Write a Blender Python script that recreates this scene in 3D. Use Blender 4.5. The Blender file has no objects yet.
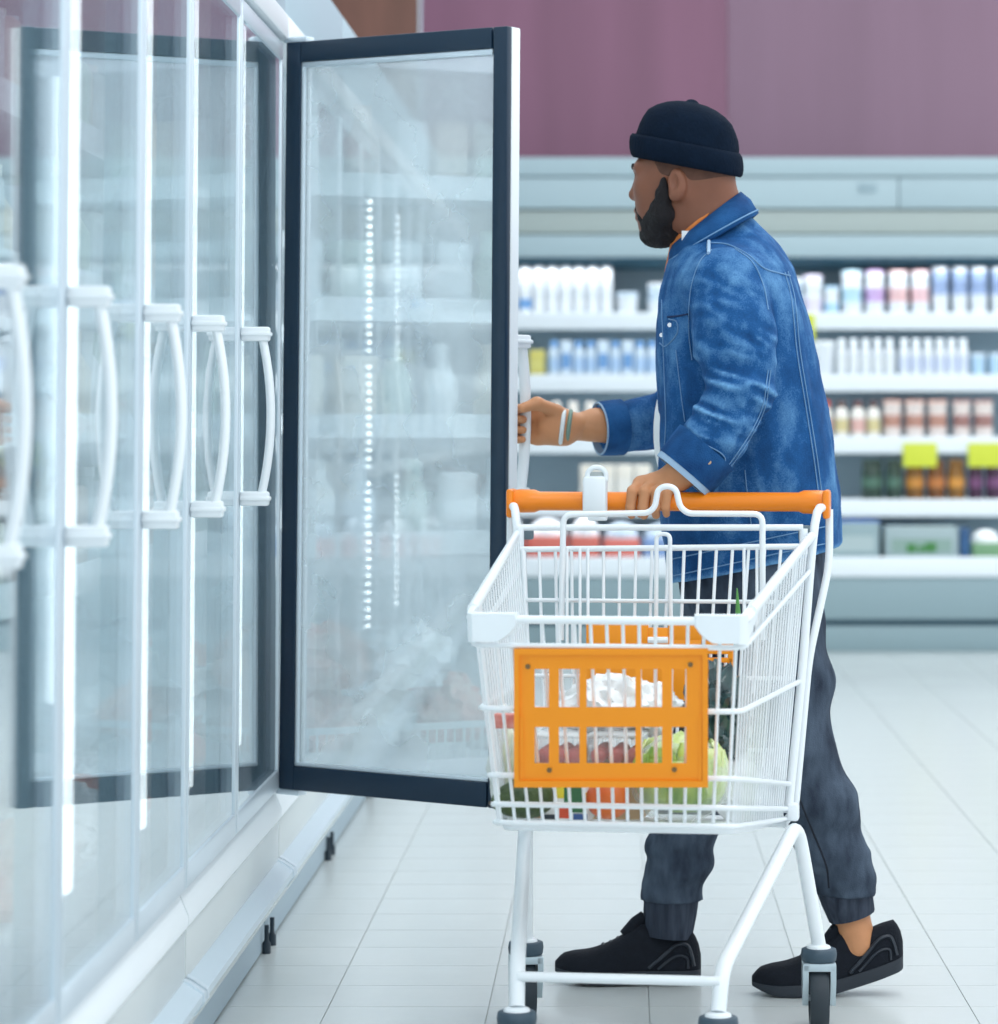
import bpy, bmesh, math, random
import numpy as np
from mathutils import Vector, Matrix, noise as mnoise
from mathutils.bvhtree import BVHTree

scene = bpy.context.scene
COL = scene.collection
random.seed(7)
PI = math.pi

# ------------------------------------------------------------------ camera
F_PX, PPX, PPY, PITCH, CAM_H = 3000.0, 622.0, 259.0, math.radians(3.0), 1.15
cd = bpy.data.cameras.new('camera')
cam = bpy.data.objects.new('camera', cd)
COL.objects.link(cam)
cam.location = (0, 0, CAM_H)
cam.rotation_euler = (PI / 2 + PITCH, 0, 0)
cd.sensor_fit = 'HORIZONTAL'
cd.sensor_width = 36.0
cd.lens = 36.0 * F_PX / 998.0
cd.shift_x = -(PPX - 499.0) / 998.0
cd.shift_y = -(512.0 - PPY) / 998.0
cd.clip_end = 200
cd.dof.use_dof = True
cd.dof.focus_distance = 5.75
cd.dof.aperture_fstop = 4.0
scene.camera = cam

# ------------------------------------------------------------------ world, lamps, exposure
world = bpy.data.worlds.new('world')
scene.world = world
world.use_nodes = True
bg = world.node_tree.nodes['Background']
bg.inputs[0].default_value = (0.84, 0.93, 1.0, 1)
bg.inputs[1].default_value = 0.95
scene.view_settings.view_transform = 'Standard'
scene.view_settings.look = 'None'
scene.view_settings.exposure = 0.32
scene.view_settings.gamma = 1.0
scene.view_settings.use_curve_mapping = False


def area_light(name, loc, sx, sy, power, color=(1, 1, 1), rot=(0, 0, 0)):
    ld = bpy.data.lights.new(name, 'AREA')
    ld.shape = 'RECTANGLE'
    ld.size, ld.size_y = sx, sy
    ld.energy = power
    ld.color = color
    o = bpy.data.objects.new(name, ld)
    COL.objects.link(o)
    o.location = loc
    o.rotation_euler = rot
    return o


# rows of ceiling luminaires running along the aisle, out of view above
for i, (lx, ly) in enumerate([(0.7, 2.5), (0.7, 6.5), (0.7, 10.5), (3.2, 4.5), (3.2, 8.5), (3.2, 12.0)]):
    area_light('ceiling_lamp', (lx, ly, 4.2), 0.5, 3.0, 30, (0.97, 0.99, 1.0))


def P(px, py, Y):
    """world point seen at pixel (px, py) of the 998x1024 frame at world depth Y"""
    a, b = (px - PPX) / F_PX, -(py - PPY) / F_PX
    dy = math.cos(PITCH) - b * math.sin(PITCH)
    dz = math.sin(PITCH) + b * math.cos(PITCH)
    t = Y / dy
    return Vector((a * t, Y, CAM_H + dz * t))


# ------------------------------------------------------------------ colours and materials
def lin(c):
    out = []
    for v in c:
        v = v / 255.0
        out.append(v / 12.92 if v <= 0.04045 else ((v + 0.055) / 1.055) ** 2.4)
    return tuple(out)


MATS = {}


def mat(name, rgb, rough=0.5, metal=0.0, spec=0.5, var=0.0, vscale=8.0, vstretch=(1, 1, 1), bump=0.0, bscale=60.0,
        bstretch=(1, 1, 1), coat=0.0, sub=0.0, emit=None, estr=0.0, alpha=1.0, sheen=0.0, rgb2=None, transm=0.0):
    if name in MATS:
        return MATS[name]
    m = bpy.data.materials.new(name)
    m.use_nodes = True
    nt = m.node_tree
    b = nt.nodes['Principled BSDF']
    c = lin(rgb)
    b.inputs['Base Color'].default_value = (*c, 1)
    b.inputs['Roughness'].default_value = rough
    b.inputs['Metallic'].default_value = metal
    b.inputs['Specular IOR Level'].default_value = spec
    b.inputs['Coat Weight'].default_value = coat
    b.inputs['Alpha'].default_value = alpha
    b.inputs['Transmission Weight'].default_value = transm
    if sheen:
        b.inputs['Sheen Weight'].default_value = sheen
    if sub:
        b.inputs['Subsurface Weight'].default_value = sub
        b.inputs['Subsurface Radius'].default_value = (0.02, 0.008, 0.004)
        b.inputs['Subsurface Scale'].default_value = 0.3
    if emit:
        b.inputs['Emission Color'].default_value = (*lin(emit), 1)
        b.inputs['Emission Strength'].default_value = estr
    tc = nt.nodes.new('ShaderNodeTexCoord')
    if var or rgb2:
        mp = nt.nodes.new('ShaderNodeMapping')
        mp.inputs['Scale'].default_value = vstretch
        n = nt.nodes.new('ShaderNodeTexNoise')
        n.inputs['Scale'].default_value = vscale
        n.inputs['Detail'].default_value = 5
        r = nt.nodes.new('ShaderNodeValToRGB')
        r.color_ramp.elements[0].position = 0.3
        r.color_ramp.elements[1].position = 0.7
        if rgb2:
            r.color_ramp.elements[0].color = (*lin(rgb2), 1)
            r.color_ramp.elements[1].color = (*c, 1)
        else:
            r.color_ramp.elements[0].color = (*[v * (1 - var) for v in c], 1)
            r.color_ramp.elements[1].color = (*[min(1, v * (1 + var)) for v in c], 1)
        nt.links.new(tc.outputs['Object'], mp.inputs[0])
        nt.links.new(mp.outputs[0], n.inputs['Vector'])
        nt.links.new(n.outputs['Fac'], r.inputs[0])
        nt.links.new(r.outputs[0], b.inputs['Base Color'])
    if bump:
        mp = nt.nodes.new('ShaderNodeMapping')
        mp.inputs['Scale'].default_value = bstretch
        n = nt.nodes.new('ShaderNodeTexNoise')
        n.inputs['Scale'].default_value = bscale
        n.inputs['Detail'].default_value = 4
        bp = nt.nodes.new('ShaderNodeBump')
        bp.inputs['Strength'].default_value = bump
        bp.inputs['Distance'].default_value = 0.01
        nt.links.new(tc.outputs['Object'], mp.inputs[0])
        nt.links.new(mp.outputs[0], n.inputs['Vector'])
        nt.links.new(n.outputs['Fac'], bp.inputs['Height'])
        nt.links.new(bp.outputs[0], b.inputs['Normal'])
    MATS[name] = m
    return m


def mat_emit(name, rgb, strength):
    if name in MATS:
        return MATS[name]
    m = bpy.data.materials.new(name)
    m.use_nodes = True
    nt = m.node_tree
    nt.nodes.clear()
    e = nt.nodes.new('ShaderNodeEmission')
    o = nt.nodes.new('ShaderNodeOutputMaterial')
    e.inputs[0].default_value = (*lin(rgb), 1)
    e.inputs[1].default_value = strength
    nt.links.new(e.outputs[0], o.inputs[0])
    MATS[name] = m
    return m


def mat_glass(name, base, graze, power, rough, tint=(0.93, 0.97, 0.98), fog=0.0, streak=0.0, fogscale=3.0):
    """thin pane: see-through, with a mirror share that rises towards grazing view, and condensation"""
    m = bpy.data.materials.new(name)
    m.use_nodes = True
    nt = m.node_tree
    nt.nodes.clear()
    N = nt.nodes.new
    L = nt.links.new
    out = N('ShaderNodeOutputMaterial')
    tr = N('ShaderNodeBsdfTransparent')
    tr.inputs[0].default_value = (*tint, 1)
    gl = N('ShaderNodeBsdfGlossy')
    gl.inputs['Color'].default_value = (0.97, 0.99, 1.0, 1)
    gl.inputs['Roughness'].default_value = rough
    lw = N('ShaderNodeLayerWeight')
    lw.inputs['Blend'].default_value = 0.5
    pw = N('ShaderNodeMath'); pw.operation = 'POWER'; pw.inputs[1].default_value = power
    mu = N('ShaderNodeMath'); mu.operation = 'MULTIPLY_ADD'; mu.inputs[1].default_value = graze; mu.inputs[2].default_value = base
    L(lw.outputs['Facing'], pw.inputs[0])
    L(pw.outputs[0], mu.inputs[0])
    mx = N('ShaderNodeMixShader')
    L(mu.outputs[0], mx.inputs[0]); L(tr.outputs[0], mx.inputs[1]); L(gl.outputs[0], mx.inputs[2])
    last = mx
    tc = N('ShaderNodeTexCoord')
    if streak:
        mp = N('ShaderNodeMapping'); mp.inputs['Scale'].default_value = (70, 70, 0.6)
        nz = N('ShaderNodeTexNoise'); nz.inputs['Scale'].default_value = 1.0; nz.inputs['Detail'].default_value = 2
        bp = N('ShaderNodeBump'); bp.inputs['Strength'].default_value = streak; bp.inputs['Distance'].default_value = 0.002
        L(tc.outputs['Object'], mp.inputs[0]); L(mp.outputs[0], nz.inputs['Vector'])
        L(nz.outputs['Fac'], bp.inputs['Height']); L(bp.outputs[0], gl.inputs['Normal'])
    if fog:
        df = N('ShaderNodeBsdfDiffuse'); df.inputs[0].default_value = (0.86, 0.93, 0.96, 1)
        tl = N('ShaderNodeBsdfTranslucent'); tl.inputs[0].default_value = (0.86, 0.93, 0.96, 1)
        ad = N('ShaderNodeMixShader'); ad.inputs[0].default_value = 0.5
        L(df.outputs[0], ad.inputs[1]); L(tl.outputs[0], ad.inputs[2])
        nz = N('ShaderNodeTexNoise'); nz.inputs['Scale'].default_value = fogscale; nz.inputs['Detail'].default_value = 6
        mr = N('ShaderNodeMapRange')
        mr.inputs[1].default_value = 0.3; mr.inputs[2].default_value = 0.7
        mr.inputs[3].default_value = fog * 0.7; mr.inputs[4].default_value = min(1, fog * 1.25)
        L(tc.outputs['Object'], nz.inputs['Vector']); L(nz.outputs['Fac'], mr.inputs[0])
        m2 = N('ShaderNodeMixShader')
        L(mr.outputs[0], m2.inputs[0]); L(last.outputs[0], m2.inputs[1]); L(ad.outputs[0], m2.inputs[2])
        last = m2
    L(last.outputs[0], out.inputs[0])
    return m


# ------------------------------------------------------------------ mesh builder
class MB:
    def __init__(self):
        self.v, self.f = [], []

    def add(self, vs, fs):
        o = len(self.v)
        self.v += [tuple(p) for p in vs]
        self.f += [tuple(i + o for i in q) for q in fs]
        return self

    def box(self, a, b, bev=0.0):
        x0, y0, z0 = [min(a[i], b[i]) for i in range(3)]
        x1, y1, z1 = [max(a[i], b[i]) for i in range(3)]
        if bev <= 0:
            vs = [(x0, y0, z0), (x1, y0, z0), (x1, y1, z0), (x0, y1, z0), (x0, y0, z1), (x1, y0, z1), (x1, y1, z1), (x0, y1, z1)]
            return self.add(vs, [(3, 2, 1, 0), (4, 5, 6, 7), (0, 1, 5, 4), (1, 2, 6, 5), (2, 3, 7, 6), (3, 0, 4, 7)])
        bm = bmesh.new()
        bmesh.ops.create_cube(bm, size=1.0)
        for v in bm.verts:
            v.co = Vector(((x0 + x1) / 2 + v.co.x * (x1 - x0), (y0 + y1) / 2 + v.co.y * (y1 - y0), (z0 + z1) / 2 + v.co.z * (z1 - z0)))
        bmesh.ops.bevel(bm, geom=bm.edges[:], offset=min(bev, 0.45 * min(x1 - x0, y1 - y0, z1 - z0)), segments=2, profile=0.5, affect='EDGES')
        return self.bm(bm)

    def bm(self, bm):
        bm.verts.index_update()
        self.add([v.co.copy() for v in bm.verts], [[v.index for v in f.verts] for f in bm.faces])
        bm.free()
        return self

    def tube(self, pts, r, seg=8, closed=False, cap=True):
        pts = [Vector(p) for p in pts]
        n = len(pts)
        rs = r if isinstance(r, (list, tuple)) else [r] * n
        o = len(self.v)
        up = None
        for i, p in enumerate(pts):
            if closed:
                t = (pts[(i + 1) % n] - pts[i - 1]).normalized()
            else:
                t = (pts[min(i + 1, n - 1)] - pts[max(i - 1, 0)]).normalized()
            if up is None:
                up = t.orthogonal().normalized()
            up = (up - t * up.dot(t))
            if up.length < 1e-6:
                up = t.orthogonal()
            up.normalize()
            w = t.cross(up)
            for k in range(seg):
                a = 2 * PI * k / seg
                self.v.append(tuple(p + (up * math.cos(a) + w * math.sin(a)) * rs[i]))
        m = n if closed else n - 1
        for i in range(m):
            j = (i + 1) % n
            for k in range(seg):
                l = (k + 1) % seg
                self.f.append((o + i * seg + k, o + i * seg + l, o + j * seg + l, o + j * seg + k))
        if cap and not closed:
            self.f.append(tuple(o + k for k in range(seg))[::-1])
            self.f.append(tuple(o + (n - 1) * seg + k for k in range(seg)))
        return self

    def lathe(self, prof, seg=16, c=(0, 0, 0), sx=1.0, sy=1.0):
        """prof: list of (radius, z) from bottom to top, capped"""
        o = len(self.v)
        for (r, z) in prof:
            for k in range(seg):
                a = 2 * PI * k / seg
                self.v.append((c[0] + r * sx * math.cos(a), c[1] + r * sy * math.sin(a), c[2] + z))
        for i in range(len(prof) - 1):
            for k in range(seg):
                l = (k + 1) % seg
                self.f.append((o + i * seg + k, o + i * seg + l, o + (i + 1) * seg + l, o + (i + 1) * seg + k))
        self.f.append(tuple(o + k for k in range(seg))[::-1])
        t = o + (len(prof) - 1) * seg
        self.f.append(tuple(t + k for k in range(seg)))
        return self

    def prism(self, poly, axis, a, b):
        """extrude a 2D polygon along an axis ('x','y','z') from a to b"""
        n = len(poly)

        def mk(p, h):
            return {'x': (h, p[0], p[1]), 'y': (p[0], h, p[1]), 'z': (p[0], p[1], h)}[axis]
        vs = [mk(p, a) for p in poly] + [mk(p, b) for p in poly]
        fs = [tuple(range(n))[::-1], tuple(range(n, 2 * n))]
        for i in range(n):
            j = (i + 1) % n
            fs.append((i, j, n + j, n + i))
        return self.add(vs, fs)

    def loft(self, rings, closed_ring=True, cap=True):
        o = len(self.v)
        n = len(rings[0])
        for r in rings:
            self.v += [tuple(p) for p in r]
        for i in range(len(rings) - 1):
            for k in range(n if closed_ring else n - 1):
                l = (k + 1) % n
                self.f.append((o + i * n + k, o + i * n + l, o + (i + 1) * n + l, o + (i + 1) * n + k))
        if cap and closed_ring:
            self.f.append(tuple(o + k for k in range(n))[::-1])
            t = o + (len(rings) - 1) * n
            self.f.append(tuple(t + k for k in range(n)))
        return self

    def mesh(self, name, m, smooth=None, fix=True):
        me = bpy.data.meshes.new(name)
        me.from_pydata(self.v, [], self.f)
        if fix:
            bm = bmesh.new(); bm.from_mesh(me)
            bmesh.ops.recalc_face_normals(bm, faces=bm.faces)
            bm.to_mesh(me); bm.free()
        me.materials.append(m)
        if smooth is not None:
            me.polygons.foreach_set('use_smooth', [True] * len(me.polygons))
            if smooth < 179:
                me.set_sharp_from_angle(angle=math.radians(smooth))
        me.update()
        return me

    def build(self, name, m, parent=None, smooth=35, fix=True):
        return link(name, self.mesh(name, m, smooth, fix), parent)


def link(name, me, parent=None):
    o = bpy.data.objects.new(name, me)
    COL.objects.link(o)
    if parent:
        o.parent = parent
    return o


def empty(name, loc=(0, 0, 0), rz=0.0):
    o = bpy.data.objects.new(name, None)
    o.empty_display_size = 0.1
    COL.objects.link(o)
    o.location = loc
    o.rotation_euler = (0, 0, rz)
    return o


def tag(o, label=None, cat=None, group=None, kind=None):
    if label: o['label'] = label
    if cat: o['category'] = cat
    if group: o['group'] = group
    if kind: o['kind'] = kind
    return o


def fillet(pts, r, n=5):
    pts = [Vector(p) for p in pts]
    out = [pts[0]]
    for i in range(1, len(pts) - 1):
        a, b, c = pts[i - 1], pts[i], pts[i + 1]
        u, w = (a - b), (c - b)
        k = min(r, u.length * 0.49, w.length * 0.49)
        s, e = b + u.normalized() * k, b + w.normalized() * k
        for j in range(n + 1):
            t = j / n
            out.append(s * (1 - t) ** 2 + b * 2 * t * (1 - t) + e * t * t)
    out.append(pts[-1])
    return out


def spline(pts, n=6):
    pts = [Vector(p) for p in pts]
    q = [pts[0] * 2 - pts[1]] + pts + [pts[-1] * 2 - pts[-2]]
    out = []
    for i in range(1, len(q) - 2):
        for j in range(n):
            t = j / n
            a, b, c, d = q[i - 1], q[i], q[i + 1], q[i + 2]
            out.append(0.5 * ((2 * b) + (c - a) * t + (2 * a - 5 * b + 4 * c - d) * t * t + (3 * b - a - 3 * c + d) * t ** 3))
    out.append(pts[-1])
    return out


_cyl = {}


def wire(parent, a, b, r, m, name='wire'):
    """straight round wire sharing one unit mesh per material"""
    if m.name not in _cyl:
        _cyl[m.name] = MB().tube([(0, 0, 0), (0, 0, 1)], 1.0, 8).mesh('wire', m, 60)
    a, b = Vector(a), Vector(b)
    o = link(name, _cyl[m.name], parent)
    d = b - a
    q = d.to_track_quat('Z', 'Y')
    o.rotation_mode = 'QUATERNION'
    o.rotation_quaternion = q
    o.location = a
    o.scale = (r, r, d.length)
    return o


ORD = ['first', 'second', 'third', 'fourth', 'fifth', 'sixth', 'seventh', 'eighth', 'ninth', 'tenth', 'eleventh', 'twelfth',
       'thirteenth', 'fourteenth', 'fifteenth', 'sixteenth']


# ------------------------------------------------------------------ implicit surfaces (for the person)
def vnoise(x, y, z, seed=0):
    xi, yi, zi = np.floor(x).astype(np.int64), np.floor(y).astype(np.int64), np.floor(z).astype(np.int64)
    fx, fy, fz = x - xi, y - yi, z - zi
    fx, fy, fz = fx * fx * (3 - 2 * fx), fy * fy * (3 - 2 * fy), fz * fz * (3 - 2 * fz)

    def h(a, b, c):
        n = (a * 73856093) ^ (b * 19349663) ^ (c * 83492791) ^ (seed * 2654435)
        n = (n ^ (n >> 13)) * 1274126177 & 0x7fffffff
        n = (n ^ (n >> 16))
        return (n % 65536) / 65535.0
    r = 0
    for dx in (0, 1):
        for dy in (0, 1):
            for dz in (0, 1):
                w = (fx if dx else 1 - fx) * (fy if dy else 1 - fy) * (fz if dz else 1 - fz)
                r = r + w * h(xi + dx, yi + dy, zi + dz)
    return r - 0.5


class Field:
    def __init__(self, lo, hi, h):
        self.lo, self.h = np.array(lo, float), h
        self.n = np.ceil((np.array(hi, float) - self.lo) / h).astype(int) + 1
        self.d = np.full(self.n, 0.5, np.float32)

    def region(self, lo, hi):
        a = np.clip(np.floor((np.array(lo) - self.lo) / self.h).astype(int), 0, self.n - 1)
        b = np.clip(np.ceil((np.array(hi) - self.lo) / self.h).astype(int) + 1, 1, self.n)
        sl = tuple(slice(a[i], max(b[i], a[i] + 1)) for i in range(3))
        ax = [self.lo[i] + self.h * np.arange(sl[i].start, sl[i].stop) for i in range(3)]
        return sl, ax[0][:, None, None], ax[1][None, :, None], ax[2][None, None, :]

    def put(self, sl, v, k, op='add'):
        d = self.d[sl]
        if op == 'sub':
            v = -v
            if k > 0:
                hh = np.maximum(k - np.abs(d - v), 0) / k
                self.d[sl] = np.maximum(d, v) + hh * hh * k * 0.25
            else:
                self.d[sl] = np.maximum(d, v)
        else:
            if k > 0:
                hh = np.maximum(k - np.abs(d - v), 0) / k
                self.d[sl] = np.minimum(d, v) - hh * hh * k * 0.25
            else:
                self.d[sl] = np.minimum(d, v)

    def cone(self, a, b, ra, rb, k=0.02, op='add', flat=None, wr=None):
        a, b = np.array(a, float), np.array(b, float)
        m = max(ra, rb) + k + 0.03
        sl, x, y, z = self.region(np.minimum(a, b) - m, np.maximum(a, b) + m)
        ab = b - a
        px, py, pz = x - a[0], y - a[1], z - a[2]
        t = np.clip((px * ab[0] + py * ab[1] + pz * ab[2]) / max(ab.dot(ab), 1e-9), 0, 1)
        dx, dy, dz = px - ab[0] * t, py - ab[1] * t, pz - ab[2] * t
        if flat is not None:
            # flatten along a unit direction by a factor
            dirv, fac = np.array(flat[0], float), flat[1]
            pr = dx * dirv[0] + dy * dirv[1] + dz * dirv[2]
            e = pr * (fac - 1)
            dx, dy, dz = dx + e * dirv[0], dy + e * dirv[1], dz + e * dirv[2]
        v = np.sqrt(dx * dx + dy * dy + dz * dz) - (ra + (rb - ra) * t)
        if wr is not None:
            amp, fa, fo, seed = wr
            L = math.sqrt(ab.dot(ab))
            v = v + amp * vnoise(t * L * fa + (x + z) * fo * 0.7, y * fo + t * 3, (z - x) * fo + t * 0, seed) * (0.35 + 0.65 * np.sin(np.clip(t, 0, 1) * PI))
        self.put(sl, v, k, op)
        return self

    def chain(self, pts, rs, k=0.01, **kw):
        for i in range(len(pts) - 1):
            self.cone(pts[i], pts[i + 1], rs[i], rs[i + 1], k, **kw)
        return self

    def ell(self, c, r, R=None, k=0.02, op='add'):
        c, r = np.array(c, float), np.array(r, float)
        m = r.max() + k + 0.02
        sl, x, y, z = self.region(c - m, c + m)
        p = [x - c[0], y - c[1], z - c[2]]
        if R is not None:
            M = np.array(R)
            p = [p[0] * M[0][i] + p[1] * M[1][i] + p[2] * M[2][i] for i in range(3)]
        k0 = np.sqrt((p[0] / r[0]) ** 2 + (p[1] / r[1]) ** 2 + (p[2] / r[2]) ** 2)
        k1 = np.sqrt((p[0] / r[0] ** 2) ** 2 + (p[1] / r[1] ** 2) ** 2 + (p[2] / r[2] ** 2) ** 2)
        v = k0 * (k0 - 1) / np.maximum(k1, 1e-6)
        self.put(sl, v, k, op)
        return self

    def mesh(self, name, m, smooth_it=1, extra=None):
        d = self.d
        s = d < 0
        n = self.n
        cnt = np.zeros(n - 1, np.int8)
        for dx in (0, 1):
            for dy in (0, 1):
                for dz in (0, 1):
                    cnt += s[dx:n[0] - 1 + dx, dy:n[1] - 1 + dy, dz:n[2] - 1 + dz]
        act = (cnt > 0) & (cnt < 8)
        idx = np.full(n - 1, -1, np.int64)
        ci = np.argwhere(act)
        idx[act] = np.arange(len(ci))
        acc = np.zeros((len(ci), 3)); num = np.zeros(len(ci))
        corners = [(a, b, c) for a in (0, 1) for b in (0, 1) for c in (0, 1)]
        for a in corners:
            for ax in range(3):
                if a[ax] == 0:
                    b = list(a); b[ax] = 1
                    da = d[ci[:, 0] + a[0], ci[:, 1] + a[1], ci[:, 2] + a[2]]
                    db = d[ci[:, 0] + b[0], ci[:, 1] + b[1], ci[:, 2] + b[2]]
                    ok = (da < 0) != (db < 0)
                    t = np.where(ok, da / np.where(ok, da - db, 1), 0)
                    p = np.tile(np.array(a, float), (len(ci), 1))
                    p[:, ax] += t
                    acc[ok] += p[ok]; num[ok] += 1
        pos = self.lo + self.h * (ci + acc / num[:, None])
        quads = []
        for ax in range(3):
            o1, o2 = (ax + 1) % 3, (ax + 2) % 3
            sa = [slice(None)] * 3; sb = [slice(None)] * 3
            sa[ax] = slice(0, n[ax] - 1); sb[ax] = slice(1, n[ax])
            A, B = s[tuple(sa)], s[tuple(sb)]
            e = np.argwhere(A != B)
            e = e[(e[:, o1] > 0) & (e[:, o2] > 0) & (e[:, o1] < n[o1] - 1) & (e[:, o2] < n[o2] - 1)]
            if not len(e):
                continue

            def cell(a1, a2):
                q = e.copy(); q[:, o1] += a1; q[:, o2] += a2
                return idx[q[:, 0], q[:, 1], q[:, 2]]
            Q = np.stack([cell(-1, -1), cell(0, -1), cell(0, 0), cell(-1, 0)], 1)
            fl = ~A[e[:, 0], e[:, 1], e[:, 2]]
            Q[fl] = Q[fl][:, ::-1]
            quads.append(Q)
        Q = np.concatenate(quads)
        Q = Q[(Q >= 0).all(1)]
        for _ in range(smooth_it):
            sm = np.zeros_like(pos); nn = np.zeros(len(pos))
            for k in range(4):
                a, b = Q[:, k], Q[:, (k + 1) % 4]
                np.add.at(sm, a, pos[b]); np.add.at(nn, a, 1)
                np.add.at(sm, b, pos[a]); np.add.at(nn, b, 1)
            pos = 0.5 * pos + 0.5 * sm / np.maximum(nn, 1)[:, None]
        return pos, Q


def pq_mesh(name, parts, m):
    """one mesh out of several (positions, quads) blocks"""
    vs, fs, o = [], [], 0
    for pos, Q in parts:
        vs.append(pos); fs.append(Q + o); o += len(pos)
    V, Q = np.concatenate(vs), np.concatenate(fs)
    me = bpy.data.meshes.new(name)
    me.vertices.add(len(V)); me.vertices.foreach_set('co', V.astype(np.float32).ravel())
    me.loops.add(len(Q) * 4); me.loops.foreach_set('vertex_index', Q.astype(np.int32).ravel())
    me.polygons.add(len(Q))
    me.polygons.foreach_set('loop_start', np.arange(0, len(Q) * 4, 4, dtype=np.int32))
    me.polygons.foreach_set('loop_total', np.full(len(Q), 4, np.int32))
    me.update(calc_edges=True)
    me.polygons.foreach_set('use_smooth', [True] * len(Q))
    me.materials.append(m)
    me.validate()
    return me

# ================================================================== SETTING
M_white = mat('white_enamel', (236, 242, 245), 0.35, spec=0.5)
M_whitem = mat('white_matte', (232, 238, 242), 0.6)
M_alu = mat('pale_aluminium', (214, 226, 234), 0.32, metal=0.35, spec=0.5)
M_tile = mat('floor_tile', (208, 213, 212), 0.22, spec=0.5, var=0.035, vscale=2.5, bump=0.02, bscale=30)
M_grout = mat('grout', (188, 193, 193), 0.8)
M_purple = mat('mauve_wall', (139, 94, 116), 0.55, var=0.10, vscale=1.2, vstretch=(3, 1, 0.25))
M_purple2 = mat('mauve_wall_grey', (146, 114, 132), 0.55, var=0.08, vscale=1.2, vstretch=(3, 1, 0.25))
M_brown = mat('brown_wood', (121, 80, 66), 0.5, var=0.18, vscale=2.0, vstretch=(5, 1, 0.4))

# floor: grout bed and separate tiles
TX, TY = 0.3125, 0.2185
floor = MB().box((-2.2, 1.5, -0.06), (4.5, 16.2, -0.0035)).build('floor', M_grout)
tag(floor, 'pale beige glossy floor tiles in a straight grid', 'floor', kind='structure')
tile_me = MB().box((0.0012, 0.0012, -0.01), (TX - 0.0012, TY - 0.0012, 0.0), bev=0.0).mesh('tile', M_tile, None)
rest = MB()
nt_ = 0
for j in range(-10, 44):
    y0 = 5.70 + j * TY
    for i in range(-5, 11):
        x0 = 0.053 + i * TX
        if x0 + TX < -1.0:
            continue
        far_right = (x0 - 0.05) > 0.1255 * (y0 + TY) + 0.05
        if not far_right and 5.2 < y0 < 12.2 and nt_ < 290:
            o = link('tile', tile_me, floor); o.location = (x0, y0, 0); nt_ += 1
        else:
            rest.box((x0 + 0.0012, y0 + 0.0012, -0.01), (x0 + TX - 0.0012, y0 + TY - 0.0012, 0.0))
tag(rest.build('tile_field', M_tile, floor, smooth=None), kind='stuff')

# back wall above the open cooler: brown panel, two mauve panels
YW = 15.5
wall = MB().box((-3.0, YW, 0), (5.0, YW + 0.15, 4.6)).build('wall_back', M_whitem)
tag(wall, 'back wall clad in mauve and brown panels', 'wall', kind='structure')
for x0, x1, m in [(-3.0, P(419, 50, YW).x, M_brown), (P(421.5, 50, YW).x, P(727.6, 50, YW).x, M_purple), (P(728, 50, YW).x, 5.0, M_purple2)]:
    MB().box((x0, YW - 0.012, 0.1), (x1, YW - 0.001, 4.6), bev=0.002).build('wall_panel', m, wall)
MB().box((P(419, 50, YW).x, YW - 0.016, 0.1), (P(421.5, 50, YW).x, YW - 0.001, 4.6)).build('panel_trim', M_alu, wall)

wl = MB().box((-1.75, 1.5, 0), (-1.6, YW - 0.02, 4.6)).build('wall_left', M_whitem)
tag(wl, 'plain white side wall behind the fridge row', 'wall', kind='structure')

# ================================================================== DISPLAY FRIDGES ALONG THE LEFT
XD = -0.742                     # plane of the door faces
POSTS = [2.78, 3.42, 4.00, 4.64, 5.16, 5.83, 6.55, 7.28, 7.90, 8.55, 9.20, 9.85, 10.5, 11.15, 11.8, 12.45, 13.1, 13.75, 14.4]
ZB, ZT = 0.345, 1.967
M_glass = mat_glass('door_glass', 0.07, 0.78, 3.0, 0.012, streak=0.02)
M_fogglass = mat_glass('fogged_door_glass', 0.40, 0.25, 3.0, 0.03, fog=0.27, streak=0.03)
M_gasket = mat('dark_gasket', (22, 46, 66), 0.4, spec=0.4)
M_mull = mat('teal_grey_mullion', (176, 198, 206), 0.4)
M_liner = mat('cold_liner', (228, 236, 240), 0.5)
M_led = mat_emit('led_light', (244, 251, 255), 3.4)
M_bead = mat_emit('led_bead', (245, 252, 255), 7.0)
M_header = mat('header_grey', (170, 190, 200), 0.4)
M_basep = mat('base_panel', (205, 212, 212), 0.25, spec=0.6)
M_bump = mat('bumper_rail', (196, 211, 220), 0.3, spec=0.6)
M_kick = mat('kick_plate', (168, 186, 196), 0.5)
M_dark = mat('dark_foot', (30, 48, 60), 0.5)


def handle_mesh(parent, x, y, m, sgn=1.0):
    """bow handle: two flat brackets and a bowed bar, out along +x, on the door's near stile"""
    for zc in (1.31, 0.99):
        mb = MB().box((x, y - 0.016, zc - 0.014), (x + 0.055, y + 0.016, zc + 0.014), bev=0.004)
        mb.box((x, y - 0.019, zc - 0.004), (x + 0.058, y + 0.019, zc + 0.004), bev=0.002)
        mb.build('handle_bracket', m, parent)
    pts = []
    for i in range(17):
        t = -1 + 2 * i / 16
        pts.append((x + 0.040 + 0.018 * (1 - t * t), y, 1.15 + 0.155 * t))
    rings = []
    for i, p in enumerate(pts):
        ring = []
        for k in range(10):
            a = 2 * PI * k / 10
            ring.append((p[0] + 0.0085 * math.cos(a), p[1] + 0.013 * math.sin(a), p[2]))
        rings.append(ring)
    mb2 = MB().loft(rings)
    mb2.build('handle_bar', m, parent, smooth=60)


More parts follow.
